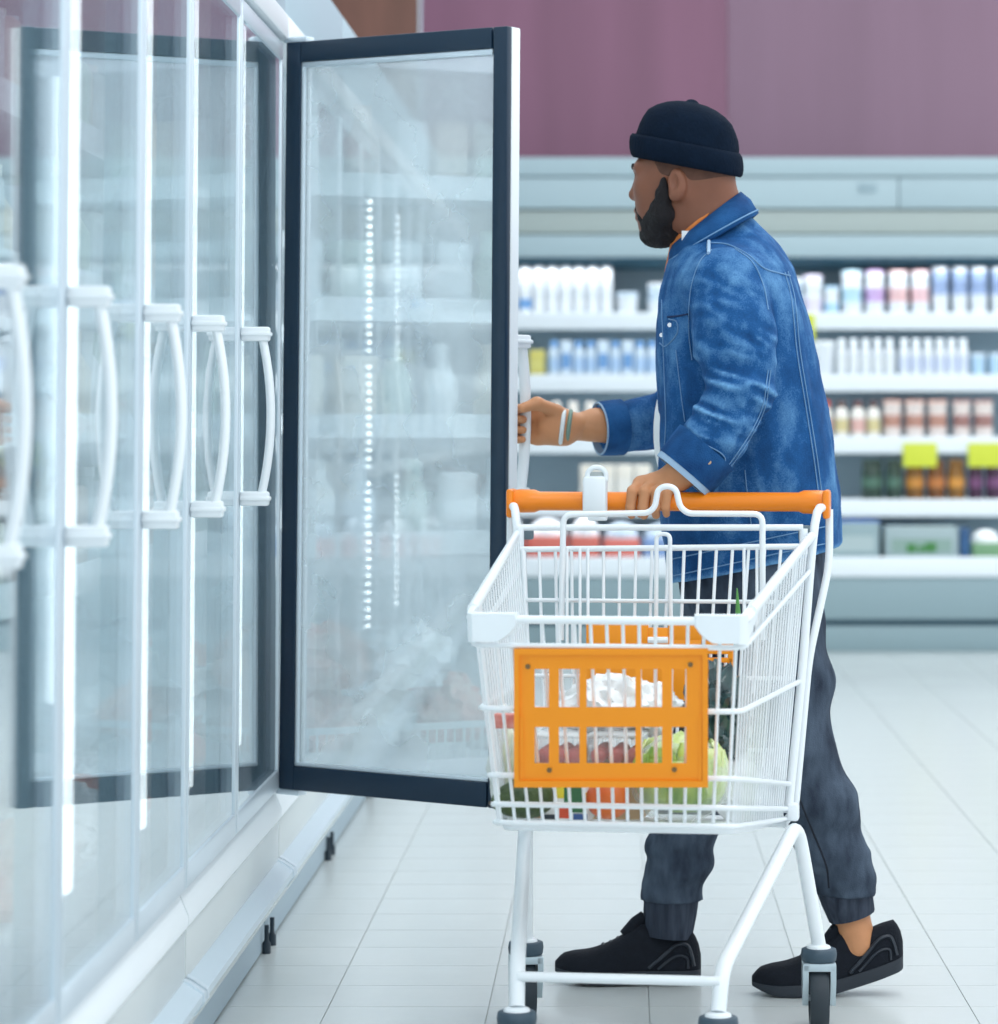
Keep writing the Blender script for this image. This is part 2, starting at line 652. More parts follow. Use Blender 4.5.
def door_parts(root, y0, y1):
    """closed door between posts y0 (handle side, near) and y1 (hinge side)"""
    d = empty('door'); d.parent = root
    t = 0.03
    a, b = y0 + 0.008, y1 - 0.008
    fr = MB()
    w = 0.015
    fr.box((XD - t, a, ZB), (XD, a + w, ZT), bev=0.003)
    fr.box((XD - t, b - w, ZB), (XD, b, ZT), bev=0.003)
    fr.box((XD - t, a + w, ZB), (XD, b - w, ZB + 0.042), bev=0.003)
    fr.box((XD - t, a + w, ZT - 0.04), (XD, b - w, ZT), bev=0.003)
    fr.build('door_frame', M_alu, d)
    MB().box((XD - 0.009, a + w - 0.002, ZB + 0.04), (XD - 0.004, b - w + 0.002, ZT - 0.038)).build('glass_pane', M_glass, d)
    handle_mesh(d, XD, a + 0.014, M_white)
    return d


def fridge(k, label, open_first=False):
    y0, y1, y2 = POSTS[k], POSTS[k + 1], POSTS[k + 2]
    root = empty('display_fridge', (0, 0, 0))
    tag(root, label, 'fridge', 'upright glass-door fridges along the left side')
    xb = -1.45
    body = MB()
    body.box((xb - 0.05, y0 + 0.002, 0.10), (xb, y2 - 0.002, 2.2))                  # back
    body.box((xb, y0 + 0.002, 0.24), (XD - 0.05, y2 - 0.002, 0.335))                # deck
    body.box((xb, y0 + 0.002, 2.03), (XD - 0.06, y2 - 0.002, 2.2))                  # roof
    body.build('cabinet', M_liner, root)
    MB().box((XD - 0.06, y0 + 0.003, 2.03), (XD + 0.004, y2 - 0.003, 2.207), bev=0.004).build('header_panel', M_header, root)
    MB().box((XD - 0.06, y0 + 0.003, ZT + 0.006), (XD + 0.012, y2 - 0.003, 2.03), bev=0.008).build('top_trim', M_white, root)
    MB().prism([(XD - 0.05, ZB - 0.062), (XD + 0.004, ZB - 0.062), (XD + 0.004, ZB - 0.045), (XD - 0.012, ZB - 0.008), (XD - 0.05, ZB - 0.008)], 'y', y0 + 0.004, y2 - 0.004).build('door_sill', M_white, root)
    MB().box((XD - 0.05, y0 + 0.006, 0.10), (XD, y2 - 0.006, ZB - 0.063), bev=0.003).build('base_panel', M_basep, root)
    MB().prism([(XD, 0.194), (-0.732, 0.189), (-0.7085, 0.173), (-0.708, 0.160), (-0.7237, 0.14), (XD, 0.138)], 'y', y0 + 0.03, y2 - 0.03).build('bumper_rail', M_bump, root)
    for yy in (y0 + 0.006, y2 - 0.03):
        MB().prism([(XD, 0.197), (-0.731, 0.192), (-0.706, 0.175), (-0.705, 0.159), (-0.7217, 0.137), (XD, 0.135)], 'y', yy, yy + 0.024).build('bumper_cap', M_alu, root)
    MB().box((-0.79, y0 + 0.01, 0.004), (-0.772, y2 - 0.01, 0.12)).build('kick_plate', M_kick, root)
    for yy in (y0 + 0.05, y2 - 0.05):
        MB().lathe([(0.009, 0), (0.009, 0.022), (0.005, 0.028), (0.005, 0.06)], 10, (-0.762, yy, 0.0)).build('foot', M_dark, root)
    for yy in (y0, y1):
        MB().box((XD - 0.06, yy - 0.012, ZB - 0.004), (XD - 0.034, yy + 0.02, ZT + 0.006), bev=0.002).build('mullion', M_mull, root)
    # LED tube behind each door's handle side, shelves
    for yy in ((y1,) if open_first else (y0, y1)):
        o = MB().box((XD - 0.022, yy + 0.11, 0.50), (XD - 0.012, yy + 0.16, 1.93), bev=0.003).build('led_tube', M_led, root)
    for z, xf in SHELF_Z:
        s = MB().box((xb, y0 + 0.01, z - 0.018), (xf, y2 - 0.01, z))
        s.box((xf, y0 + 0.01, z - 0.03), (xf + 0.008, y2 - 0.01, z + 0.025))
        s.build('shelf', M_white, root)
    fence = MB().box((-0.83, y0 + 0.02, 0.445), (-0.822, y2 - 0.02, 0.46))
    yy = y0 + 0.03
    while yy < y2 - 0.03:
        fence.box((-0.828, yy, 0.335), (-0.824, yy + 0.004, 0.45)); yy += 0.022
    fence.build('basket_fence', M_white, root)
    for q, (a, b) in enumerate(((y0, y1), (y1, y2))):
        if open_first and q == 0:
            continue
        door_parts(root, a, b)
    return root


SHELF_Z = [(0.86, -0.98), (1.13, -1.0), (1.40, -1.02), (1.69, -1.04)]
names = ['nearest glass-door fridge at the left edge of the photo', 'glass-door fridge second from the left edge, two white bow handles',
         'glass-door fridge just left of the open dark-framed door', 'fridge whose dark-framed glass door stands open to the shopper',
         'first closed fridge behind the open glass door', 'second closed fridge behind the open glass door', 'third closed fridge behind the open glass door',
         'fourth closed fridge behind the open glass door', 'fridge at the far end of the row behind the open door']
FR = []
for q in range(9):
    FR.append(fridge(q * 2, names[q], open_first=(q == 3)))

# dotted LED strips on two far mullions, seen through the open door's glass
for root, yy, z0, z1 in [(FR[4], 8.86, 0.52, 1.80), (FR[5], 9.93, 0.52, 1.83)]:
    st = MB().box((XD - 0.012, yy - 0.001, z0), (XD - 0.004, yy + 0.004, z1)).build('led_strip', M_alu, root)
    b = MB()
    z = z0 + 0.015
    while z < z1:
        b.lathe([(0.0, -0.005), (0.004, -0.0035), (0.005, 0.0), (0.004, 0.0035), (0.0, 0.005)], 8, (XD - 0.002, yy - 0.006, z)); z += 0.0245
    b.build('led_bead', M_bead, st)

# the open door
HX, HY = -0.742, 6.545
EX, EY = -0.246, 6.235
ang = math.atan2(EY - HY, EX - HX)
W = math.hypot(EX - HX, EY - HY)
od = empty('door', (HX, HY, 0), ang)
od.parent = FR[3]
od.rotation_euler = (0, 0.006, ang)
# local: x along the door's width, -y the gasket side (faces the camera), +y the outside
T = 0.044
fr = MB()
sw, rt, rb_ = 0.040, 0.045, 0.052
fr.box((0, -0.006, ZB), (sw, 0.012, ZT), bev=0.003)
fr.box((W - sw + 0.004, -0.006, ZB), (W, 0.012, ZT), bev=0.003)
fr.box((sw, -0.006, ZT - rt), (W - sw, 0.012, ZT), bev=0.003)
fr.box((sw, -0.006, ZB), (W - sw, 0.012, ZB + rb_), bev=0.003)
fr.build('gasket_frame', M_gasket, od)
fo = MB()
fo.box((0.0, 0.0125, ZB), (0.034, T, ZT), bev=0.003)
fo.box((W - 0.034, 0.0125, ZB), (W, T, ZT), bev=0.003)
fo.box((0.034, 0.0125, ZT - 0.04), (W - 0.034, T, ZT), bev=0.003)
fo.box((0.034, 0.0125, ZB), (W - 0.034, T, ZB + 0.042), bev=0.003)
fo.build('door_frame', M_white, od)
MB().box((sw - 0.004, 0.014, ZB + rb_ - 0.01), (W - sw + 0.006, 0.020, ZT - rt + 0.004)).build('glass_pane', M_fogglass, od)
bead = MB()
bead.box((sw, -0.002, ZT - rt - 0.012), (W - sw, 0.008, ZT - rt), bev=0.002)
bead.box((sw, -0.002, ZB + rb_), (W - sw, 0.008, ZB + rb_ + 0.008), bev=0.002)
bead.box((sw, -0.002, ZB + rb_), (sw + 0.007, 0.008, ZT - rt), bev=0.002)
bead.build('glazing_bead', M_alu, od)
for zc in (1.31, 0.99):
    hd = MB().box((W - 0.036, T, zc - 0.014), (W - 0.004, T + 0.055, zc + 0.014), bev=0.004)
    hd.box((W - 0.039, T, zc - 0.004), (W - 0.001, T + 0.058, zc + 0.004), bev=0.002)
    hd.build('handle_bracket', M_white, od)
rings = []
for i in range(17):
    t = -1 + 2 * i / 16
    yy, zz = T + 0.040 + 0.018 * (1 - t * t), 1.15 + 0.155 * t
    rings.append([(W - 0.020 + 0.013 * math.cos(2 * PI * k / 10), yy + 0.0085 * math.sin(2 * PI * k / 10), zz) for k in range(10)])
MB().loft(rings).build('handle_bar', M_white, od, smooth=60)
MB().box((-0.012, 0.0, ZT), (0.05, 0.03, ZT + 0.012), bev=0.002).build('hinge', M_alu, od)
MB().box((-0.012, 0.0, ZB - 0.012), (0.05, 0.03, ZB), bev=0.002).build('hinge', M_alu, od)

# ------------------------------------------------------------------ goods inside the fridges
PACK_COL = [(238, 242, 244), (226, 234, 238), (214, 226, 236), (236, 228, 214), (228, 214, 206), (206, 222, 212)]
pack_me = []
for i, c in enumerate(PACK_COL):
    m = mat('pack_%d' % i, c, 0.4, var=0.06, vscale=14)
    pack_me.append(MB().box((-0.055, -0.045, 0), (0.055, 0.045, 0.16), bev=0.012).mesh('food_pack', m, 50))
    me = MB().lathe([(0.038, 0), (0.042, 0.006), (0.042, 0.11), (0.02, 0.145), (0.02, 0.17), (0.022, 0.171), (0.022, 0.19), (0.0, 0.191)], 14).mesh('milk_bottle', m, 40)
    pack_me.append(me)
shelfname = ['lower', 'middle', 'upper', 'top']
doorname = {2: 'nearest', 3: 'second', 4: 'third', 5: 'last closed'}
for di in (2, 3, 4, 5, 6):
    y0, y1 = POSTS[di], POSTS[di + 1]
    for si, (z, xf) in enumerate(SHELF_Z):
        yy = y0 + 0.09
        cnt_ = {'carton': 0, 'bottle': 0}
        while yy < y1 - 0.07:
            me = random.choice(pack_me)
            o = link(me.name.split('.')[0], me)
            o.location = (xf - 0.07 - random.random() * 0.02, yy, z + 0.0005)
            o.rotation_euler = (0, 0, random.uniform(-0.15, 0.15))
            kind = 'carton' if 'pack' in me.name else 'bottle'
            where = ('behind the glass of the %s fridge door' % doorname[di]) if di != 6 else 'in the open fridge'
            cnt_[kind] += 1
            tag(o, '%s pale %s on the %s shelf %s' % (ORD[cnt_[kind] - 1], kind, shelfname[si], where), kind, 'goods on the fridge shelves')
            yy += random.choice([0.105, 0.115, 0.13])


def crumple(name, c, r, amp, freq, m, sub=4, seed=0.0, flat=True, parent=None, squash=0.0):
    bm = bmesh.new()
    bmesh.ops.create_icosphere(bm, subdivisions=sub, radius=1.0)
    for v in bm.verts:
        p = v.co.copy()
        q = p * freq + Vector((seed, seed * 1.7, -seed))
        n = abs(mnoise.noise(q)) * 1.4 + 0.6 * abs(mnoise.noise(q * 2.3)) - 0.55
        s = 1 + amp * n
        z = p.z * s
        if flat and z < -0.62:
            z = -0.62 - (z + 0.62) * 0.05
        v.co = Vector((c[0] + p.x * s * r[0], c[1] + p.y * s * r[1], c[2] + z * r[2]))
    mb = MB().bm(bm)
    return mb.build(name, m, parent, smooth=180 if amp < 0.12 else 50)


M_film = mat('white_film', (240, 244, 246), 0.25, spec=0.6)
M_meat = mat('pink_meat', (222, 150, 132), 0.4, rgb2=(238, 222, 214), vscale=14)
for i, (yy, zz, m, lab) in enumerate([
        (5.93, 0.42, M_film, 'white crumpled bag at the left on the floor of the last closed fridge'),
        (6.08, 0.45, M_meat, 'pinkish meat pack low in the last closed fridge, left of two'),
        (6.24, 0.42, M_film, 'white crumpled bag in the middle of the last closed fridge floor'),
        (6.18, 0.58, M_film, 'white crumpled bag lying on top of the bag heap'),
        (6.40, 0.44, M_meat, 'pinkish meat pack low in the last closed fridge, right of two'),
        (6.38, 0.58, M_meat, 'pinkish meat pack on top of the bag heap')]):
    o = crumple('frozen_bag', (-0.985 + 0.03 * (i % 2), yy, zz + 0.012), (0.11, 0.10, 0.09), 0.35, 2.4, m, seed=i * 3.1)
    tag(o, lab, 'bag', 'bags heaped in the fridge')
for i, yy in enumerate([5.3, 5.5, 5.68, 4.75, 4.95]):
    o = crumple('frozen_bag', (-0.96, yy, 0.42), (0.10, 0.085, 0.085), 0.35, 2.4, [M_film, M_meat][i % 2], seed=40 + i * 3.1)
    tag(o, '%s bag behind the %s closed door, %s from the left' % (['white', 'pinkish'][i % 2], 'third' if i < 3 else 'second', ORD[i % 3]), 'bag', 'bags heaped in the fridge')

# ================================================================== OPEN COOLER ALONG THE BACK
YF = 14.74
cooler = empty('open_cooler', (0, YF, 0))
tag(cooler, 'long open multideck cooler with white shelves along the back wall', 'cooler')
M_canopy = mat('canopy_grey', (172, 192, 198), 0.45)
M_canopy2 = mat('canopy_beige', (170, 181, 177), 0.45)
M_cback = mat('cooler_back', (150, 172, 184), 0.6)
M_cdark = mat('cooler_shadow_panel', (48, 92, 112), 0.5)  # painted shadow tone for the recesses under the canopy and in the base
M_cbase = mat('cooler_base', (146, 168, 174), 0.5)
M_shelf = mat('cooler_shelf', (240, 246, 250), 0.4)
CX0, CX1 = -1.5, 4.2


def zb(py, Y):
    return P(700, py, Y).z


def cpart(name, m, a, b, bev=0.004):
    return MB().box((a[0], a[1] - YF, a[2]), (b[0], b[1] - YF, b[2]), bev=bev).build(name, m, cooler)


cpart('base_lower', M_cbase, (CX0, YF + 0.02, 0.0), (CX1, 15.4, zb(626, YF)))
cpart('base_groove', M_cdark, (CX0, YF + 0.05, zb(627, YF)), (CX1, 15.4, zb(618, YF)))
cpart('base_upper', M_cbase, (CX0, YF, zb(620, YF)), (CX1, 15.4, zb(577, YF)), 0.01)
cpart('bottom_deck_lip', M_shelf, (CX0, YF - 0.015, zb(577, YF)), (CX1, YF + 0.03, zb(557, YF)), 0.008)
cpart('bottom_deck', M_shelf, (CX0, YF + 0.03, zb(577, YF)), (CX1, 15.4, zb(560, YF)))
cpart('back_panel', M_cback, (CX0, 15.36, 0.4), (CX1, 15.42, 2.2), 0)
cpart('canopy_top', M_canopy, (CX0, YF - 0.05, zb(177, YF)), (CX1, 15.45, zb(158, YF)), 0.01)
for a, b in ((CX0, P(898, 200, YF).x - 0.002), (P(898, 200, YF).x + 0.002, CX1)):
    cpart('canopy_panel', M_canopy, (a, YF - 0.04, zb(209, YF)), (b, YF + 0.05, zb(178, YF)), 0.006)
cpart('canopy_lower', M_canopy2, (CX0, YF - 0.02, zb(234, YF)), (CX1, YF + 0.06, zb(210, YF)), 0.01)
cpart('canopy_lip', M_canopy, (CX0, YF - 0.03, zb(257, YF)), (CX1, YF + 0.05, zb(235, YF)), 0.01)
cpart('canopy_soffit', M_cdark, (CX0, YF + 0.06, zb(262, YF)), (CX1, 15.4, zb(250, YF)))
cpart('gap_shade_strip', M_cdark, (CX0, YF + 0.35, zb(270, YF + .35)), (CX1, YF + 0.37, zb(250, YF + .35)))  # dark strip put in as the shadow of the gap under the canopy
cpart('badge', mat('badge_grey', (150, 172, 180), 0.5), (P(858, 190, YF).x, YF - 0.046, zb(193, YF)), (P(876, 190, YF).x, YF - 0.041, zb(184, YF)))
SHY = YF + 0.10
ST = []
for py in (313, 375, 437, 500):
    z1, z0 = zb(py, SHY), zb(py + 16.5, SHY)
    s = MB().box((CX0, SHY - YF + 0.02, z1 - 0.03), (CX1, 15.36 - YF, z1))
    s.build('shelf', M_shelf, cooler)
    MB().box((CX0, SHY - YF, z0), (CX1, SHY - YF + 0.02, z1 + 0.004), bev=0.006).build('price_rail', M_shelf, cooler)
    ST.append(z1)
ST.append(zb(560, YF))
# shelf lamps: a slim tube under the canopy and under every shelf front
area_light('canopy_lamp', (0.9, YF + 0.12, zb(262, YF) - 0.02), 4.6, 0.05, 5, (0.95, 0.98, 1.0))
for py in (313, 375, 437, 500):
    area_light('shelf_lamp', (0.9, SHY + 0.05, zb(py + 17, SHY) - 0.005), 4.6, 0.04, 2.2, (0.95, 0.98, 1.0))

# yellow price tickets
M_tick = mat('yellow_ticket', (214, 222, 66), 0.5)
for (x0, x1, y0, y1, lab) in [(903, 937, 443, 467, 'yellow price ticket hanging under the third shelf, left of two'),
                              (968, 1003, 443, 467, 'yellow price ticket under the third shelf at the right photo edge'),
                              (803, 815, 314, 340, "yellow price ticket under the top shelf beside the shopper's back")]:
    a, b = P(x0, y1, SHY - 0.012), P(x1, y0, SHY - 0.012)
    o = MB().box((a.x, SHY - 0.012, a.z), (b.x, SHY - 0.008, b.z), bev=0.001)
    o.box((a.x + 0.01, SHY - 0.009, b.z - 0.02), (b.x - 0.01, SHY - 0.001, b.z - 0.004))
    tag(o.build('price_ticket', M_tick), lab, 'price ticket', 'yellow price tickets')

# goods on the back cooler
SN = ['top', 'second', 'third', 'fourth', 'bottom']


def goods_mats(c):
    return mat('goods_%d_%d_%d' % c, c, 0.45)


def place(si, x0, x1, ytop, kind, cols, label, cat, group, depth=0.05, n=1):
    """one product (or a stack of n, each its own thing) standing on shelf si between pixels x0..x1"""
    Yp = SHY + depth
    zs = ST[si]
    xa, xb_ = P(x0, ytop, Yp).x, P(x1, ytop, Yp).x
    zt = P(x0, ytop, Yp).z
    w = (xb_ - xa)
    hgt = (zt - zs)
    cx = (xa + xb_) / 2
    if kind == 'stack':
        hh = hgt / n
        for q in range(n):
            root = empty('tub', (cx, Yp + w / 2, zs + q * hh))
            r = w / 2 * 0.97
            MB().lathe([(r * 0.82, 0.0005), (r * 0.86, 0.004), (r * 0.95, hh * 0.80)], 14).build('cup', goods_mats(cols[q % len(cols)]), root)
            MB().lathe([(r, hh * 0.80), (r, hh * 0.95), (r * 0.9, hh * 0.995)], 14).build('lid', goods_mats(cols[(q + 1) % len(cols)]), root)
            lv = ['bottom', 'middle', 'top'][q] if n == 3 else ['lower', 'upper'][q] if n == 2 else 'only'
            tag(root, '%s %s' % (lv, label), cat, group)
        return
    root = empty(kind, (cx, Yp + w / 2, zs + 0.0005))
    r = w / 2 * 0.96
    if kind == 'bottle':
        MB().lathe([(r * 0.9, 0), (r, hgt * 0.03), (r, hgt * 0.62), (r * 0.86, hgt * 0.72), (r * 0.62, hgt * 0.79), (r * 0.55, hgt * 0.84)], 14).build('bottle_body', goods_mats(cols[0]), root)
        MB().lathe([(r * 0.66, hgt * 0.83), (r * 0.68, hgt * 0.97), (r * 0.6, hgt)], 14).build('cap', goods_mats(cols[1]), root)
        MB().lathe([(r * 1.012, hgt * 0.14), (r * 1.012, hgt * 0.5)], 14).build('label_band', goods_mats(cols[2]), root)
    elif kind == 'jug':
        MB().lathe([(r * 0.92, 0), (r, hgt * 0.02), (r, hgt * 0.90), (r * 0.92, hgt * 0.955), (r * 0.7, hgt * 0.985), (r * 0.5, hgt)], 14).build('jug_body', goods_mats(cols[0]), root)
        MB().lathe([(r * 1.01, hgt * 0.1), (r * 1.01, hgt * 0.3)], 14).build('label_band', goods_mats(cols[1]), root)
    elif kind == 'jar':
        MB().lathe([(r * 0.9, 0), (r, hgt * 0.04), (r, hgt * 0.72), (r * 0.85, hgt * 0.80)], 14).build('jar_glass', mat('jar_%d_%d_%d' % cols[0], cols[0], 0.15, rgb2=tuple(int(v * 0.55) for v in cols[0]), vscale=30), root)
        MB().lathe([(r * 0.9, hgt * 0.80), (r * 0.9, hgt * 0.99), (r * 0.8, hgt)], 14).build('lid', goods_mats(cols[1]), root)
        MB().lathe([(r * 1.012, hgt * 0.3), (r * 1.012, hgt * 0.55)], 14).build('label_band', goods_mats(cols[2]), root)
    elif kind == 'carton':
        MB().box((-w / 2 * .97, -w / 2, 0), (w / 2 * .97, w / 2, hgt), bev=0.004).build('carton_body', goods_mats(cols[0]), root)
        MB().box((-w / 2 * .80, -w / 2 - 0.002, hgt * 0.2), (w / 2 * .80, -w / 2 + 0.001, hgt * 0.62)).build('print_panel', goods_mats(cols[1]), root)
    elif kind == 'tray':
        MB().box((-w / 2 * .97, -0.08, 0), (w / 2 * .97, 0.12, hgt * 0.55), bev=0.01).build('tray_body', goods_mats(cols[1]), root)
        fl = MB().lathe([(1.0, 0), (0.97, 0.25), (0.8, 0.65), (0.45, 0.92), (0, 1.0)], 16).build('film_lid', goods_mats(cols[0]), root)
        fl.scale = (w / 2 * 0.95, 0.09, hgt * 0.45); fl.location = (0, 0.02, hgt * 0.54)
    tag(root, label, cat, group)


W0, WB, BL = (228, 233, 238), (206, 222, 236), (112, 160, 212)
# top shelf
for i in range(8):
    a = 505 + i * 13.5
    place(0, a, a + 13.2, 265, 'jug', [W0, BL if i == 1 else (232, 236, 240)], '%s tall white jug from the left on the top shelf beside the door' % ORD[i], 'jug', 'white jugs on the top shelf')
place(0, 615, 639, 292, 'stack', [W0, WB], 'low white tub beside the row of white jugs', 'tub', 'tubs on the top shelf', n=1)
place(0, 647, 669, 283, 'stack', [W0, WB], "white tub on the top shelf beside the shopper's chest", 'tub', 'tubs on the top shelf', n=2)
top = [(790, 803, 278, [W0, WB], 2, 'white tub'), (803, 824, 275, [(226, 218, 236), W0], 2, 'lilac tub'), (824, 840, 286, [(176, 212, 236), W0], 2, 'small blue tub'),
       (841, 864, 270, [W0, (190, 222, 236)], 3, 'white and pale blue tub'), (865, 886, 270, [W0, (206, 176, 220)], 3, 'white and purple tub'),
       (888, 910, 270, [W0, (232, 196, 196)], 3, 'white and pale red tub'), (911, 931, 270, [W0, (236, 200, 204)], 3, 'white and pink tub')]
for (a, b, t, c, n, d) in top:
    place(0, a, b, t, 'stack', c, '%s in a top-shelf stack right of the shopper' % d, 'tub', 'tubs on the top shelf', n=n)
for i, (a, b) in enumerate([(932, 950), (952, 969), (970, 989), (991, 1010)]):
    place(0, a, b, 266, 'stack', [W0, (150, 170, 205)], 'tall white cup, blue lid, %s cup stack at the top shelf right end' % ORD[i], 'cup', 'tall cups on the top shelf', n=2)
# second shelf
place(1, 529, 545, 350, 'carton', [(206, 196, 104), (214, 206, 120)], 'yellow carton on the second shelf near the door handle', 'carton', 'goods on the second shelf', depth=0.06)
for i in range(9):
    a = 548 + i * 12.3
    place(1, a, a + 11.8, 341, 'carton' if i in (1, 4, 6) else 'bottle', [WB, BL, (178, 206, 236)], '%s white and blue container from the left on the second shelf' % ORD[i], 'container', 'goods on the second shelf')
place(1, 812, 837, 341, 'stack', [W0, (222, 228, 232)], "white wide tub on the second shelf behind the shopper's back", 'tub', 'goods on the second shelf', n=1)
for i, cx in enumerate([842, 854, 866, 878, 890, 904.5, 916.5, 928.5, 940.5, 952, 963.5]):
    place(1, cx - 5.8, cx + 5.8, 339, 'bottle', [W0, (236, 242, 246), (214, 222, 240) if i > 4 else (232, 236, 238)], '%s slim white bottle right of the shopper on the second shelf' % ORD[i], 'bottle', 'slim white bottles on the second shelf')
for i, (a, b) in enumerate([(971, 987), (989, 1004)]):
    place(1, a, b, 353, 'stack', [(186, 216, 238), WB], 'pale blue tub, %s from the bottles at the end of the second shelf' % ORD[i], 'tub', 'goods on the second shelf', n=1)
# third shelf
for i in range(4):
    a = 532 + i * 17
    place(2, a, a + 14, 402, 'bottle', [(226, 222, 214), (232, 226, 218), (206, 200, 190)], "%s cream bottle behind the shopper's outstretched arm" % ORD[i], 'bottle', 'cream bottles on the third shelf')
for i, (a, b, cap) in enumerate([(819, 833, (196, 62, 48)), (835, 849, (92, 70, 66)), (851, 866, (96, 62, 62)), (867, 881, (84, 62, 62))]):
    place(2, a, b, 401, 'bottle', [(236, 232, 224), cap, (216, 202, 150) if i % 2 else (224, 180, 172)], '%s bottle with %s cap on the third shelf right of the jacket' % (ORD[i], 'red' if i == 0 else 'dark'), 'bottle', 'capped bottles on the third shelf')
for i, (a, b) in enumerate([(883, 903), (905, 926), (928, 949), (953, 972), (974, 995)]):
    place(2, a, b, 400, 'stack', [(232, 220, 214), (172, 128, 122) if i > 2 else (198, 150, 134)], 'brown and white tub in the %s tub stack on the third shelf' % ORD[i], 'tub', 'brown tubs on the third shelf', n=3)
# fourth shelf
for i in range(4):
    a = 580 + i * 18
    place(3, a, a + 17, 465, 'carton', [(232, 226, 214), (238, 234, 226)], '%s beige carton on the fourth shelf above the cart handle' % ORD[i], 'carton', 'beige cartons on the fourth shelf')
for i, (a, b, c, d) in enumerate([(846, 860, (120, 136, 136), 'grey'), (862, 884, (52, 78, 66), 'dark green'), (886, 903, (56, 82, 70), 'dark green'), (906, 925, (150, 100, 40), 'amber'), (928, 946, (140, 86, 42), 'amber'), (948, 966, (158, 108, 44), 'amber'),
                                (969, 984, (86, 50, 82), 'purple'), (986, 1003, (84, 48, 80), 'purple')]):
    zz = 460 if i else 492
    if i == 0:
        continue
    place(3, a, b, zz, 'jar', [c, tuple(int(v * 0.75) for v in c), tuple(min(255, int(v * 1.3) + 10) for v in c)], '%s %s jar from the left on the fourth shelf' % (ORD[i - 1], d), 'jar', 'jars on the fourth shelf')
# bottom deck
for i, (a, b) in enumerate([(498, 524), (526, 568), (570, 600)]):
    place(4, a, b, 518, 'tray', [(238, 242, 246), (212, 112, 98)], '%s red tray with white film on the bottom deck behind the cart handle' % ORD[i], 'tray', 'trays on the bottom deck', depth=-0.0)
for i, (a, b) in enumerate([(603, 640), (642, 690)]):
    place(4, a, b, 522, 'tray', [(196, 212, 226), (128, 156, 200) if i else (222, 120, 108)], '%s pale tray on the bottom deck behind the cart hoop' % ORD[i], 'tray', 'trays on the bottom deck', depth=-0.0)
place(4, 826, 880, 522, 'carton', [(150, 172, 176), (178, 194, 194)], 'grey carton with blue top edge on the bottom deck by the jacket hem', 'carton', 'cartons on the bottom deck', depth=0.0)
b5 = place(4, 884, 959, 527, 'carton', [(164, 182, 184), (142, 168, 158)], 'wide grey-green carton in the middle of the bottom deck', 'carton', 'cartons on the bottom deck', depth=0.0)
place(4, 960, 970, 528, 'carton', [(40, 84, 128), (48, 92, 136)], 'narrow dark blue carton on the bottom deck', 'carton', 'cartons on the bottom deck', depth=0.0)
place(4, 972, 1004, 530, 'tray', [(236, 240, 240), (120, 160, 120)], 'white and green tray at the right end of the bottom deck', 'tray', 'cartons on the bottom deck', depth=0.0)
tl = [o for o in COL.objects if o.get('label', '').startswith('grey carton with blue top')][0]
MB().box((-0.132, -0.132, 0.165), (0.132, 0.1, 0.186), bev=0.003).build('blue_edge', goods_mats((58, 112, 190)), tl)
tl = [o for o in COL.objects if o.get('label', '').startswith('wide grey-green')][0]
mbp = MB()
for q, (dx, dz, rr) in enumerate([(-0.05, 0.055, 0.025), (0.045, 0.06, 0.028), (0.0, 0.05, 0.018)]):
    mbp.box((dx - rr, -0.187, dz - rr), (dx + rr, -0.1845, dz + rr * 0.8), bev=0.001)
mbp.build('leaf_print', goods_mats((64, 128, 62)), tl)

# ================================================================== SHOPPING CART
CO, CPHI = Vector((0.0766, 5.74, 0)), math.radians(-7.5)
cart = empty('shopping_cart', CO, CPHI)
tag(cart, "white wire shopping cart with orange handle and orange front panel", 'shopping cart')
CM = Matrix.Translation(CO) @ Matrix.Rotation(CPHI, 4, 'Z')
CMI = CM.inverted()


def CL(px, py, ly):
    """cart-local point seen at a pixel, on the cart-local plane y = ly"""
    o = CMI @ Vector((0, 0, CAM_H))
    q = CMI @ P(px, py, 5.5)
    d = q - o
    t = (ly - o.y) / d.y
    return o + d * t


M_wire = mat('cart_white', (238, 243, 246), 0.28, spec=0.6)
M_plast = mat('cart_white_plastic', (234, 240, 243), 0.4)
M_orange = mat('cart_orange', (247, 150, 24), 0.42, spec=0.4)
M_orange_s = mat('cart_orange_handle', (245, 136, 22), 0.3, spec=0.5)
M_rubber = mat('wheel_rubber', (42, 52, 60), 0.6)
M_cap = mat('caster_cap', (58, 78, 92), 0.5)
M_fork = mat('caster_fork', (190, 205, 212), 0.3, metal=0.5)
M_grey = mat('grey_clip', (110, 128, 138), 0.5)
M_rivet = mat('rivet', (120, 96, 62), 0.4, metal=0.5)


def front(u, v):      # u -1..1 left..right, v 0..1 bottom..top
    return Vector((u * (0.203 + 0.027 * v), -0.70 - 0.09 * v, 0.470 + 0.350 * v))


def rear(u, v):
    return Vector((u * (0.238 + 0.047 * v), -0.03 + 0.06 * v, 0.395 + 0.535 * v))


def side(s, t, v):
    return front(s, v) * (1 - t) + rear(s, v) * t


RW, RT = 0.0030, 0.0048
# horizontal rails that run round the front and both sides
basket = empty('basket'); basket.parent = cart
LEV = [(0.0, 0.0, RT), (0.09, 0.035, RT), (0.232, 0.12, RT), (0.555, 0.475, RT), (0.86, 0.86, RT), (0.985, 0.985, 0.0075)]
for vf, vr, r in LEV:
    pts = []
    fl, fr_ = front(-1, vf), front(1, vf)
    rl, rr = rear(-1, vr), rear(1, vr)
    MB().tube(fillet([rl, fl, fr_, rr], 0.03), r, 8).build('rail', M_wire, basket, smooth=60)
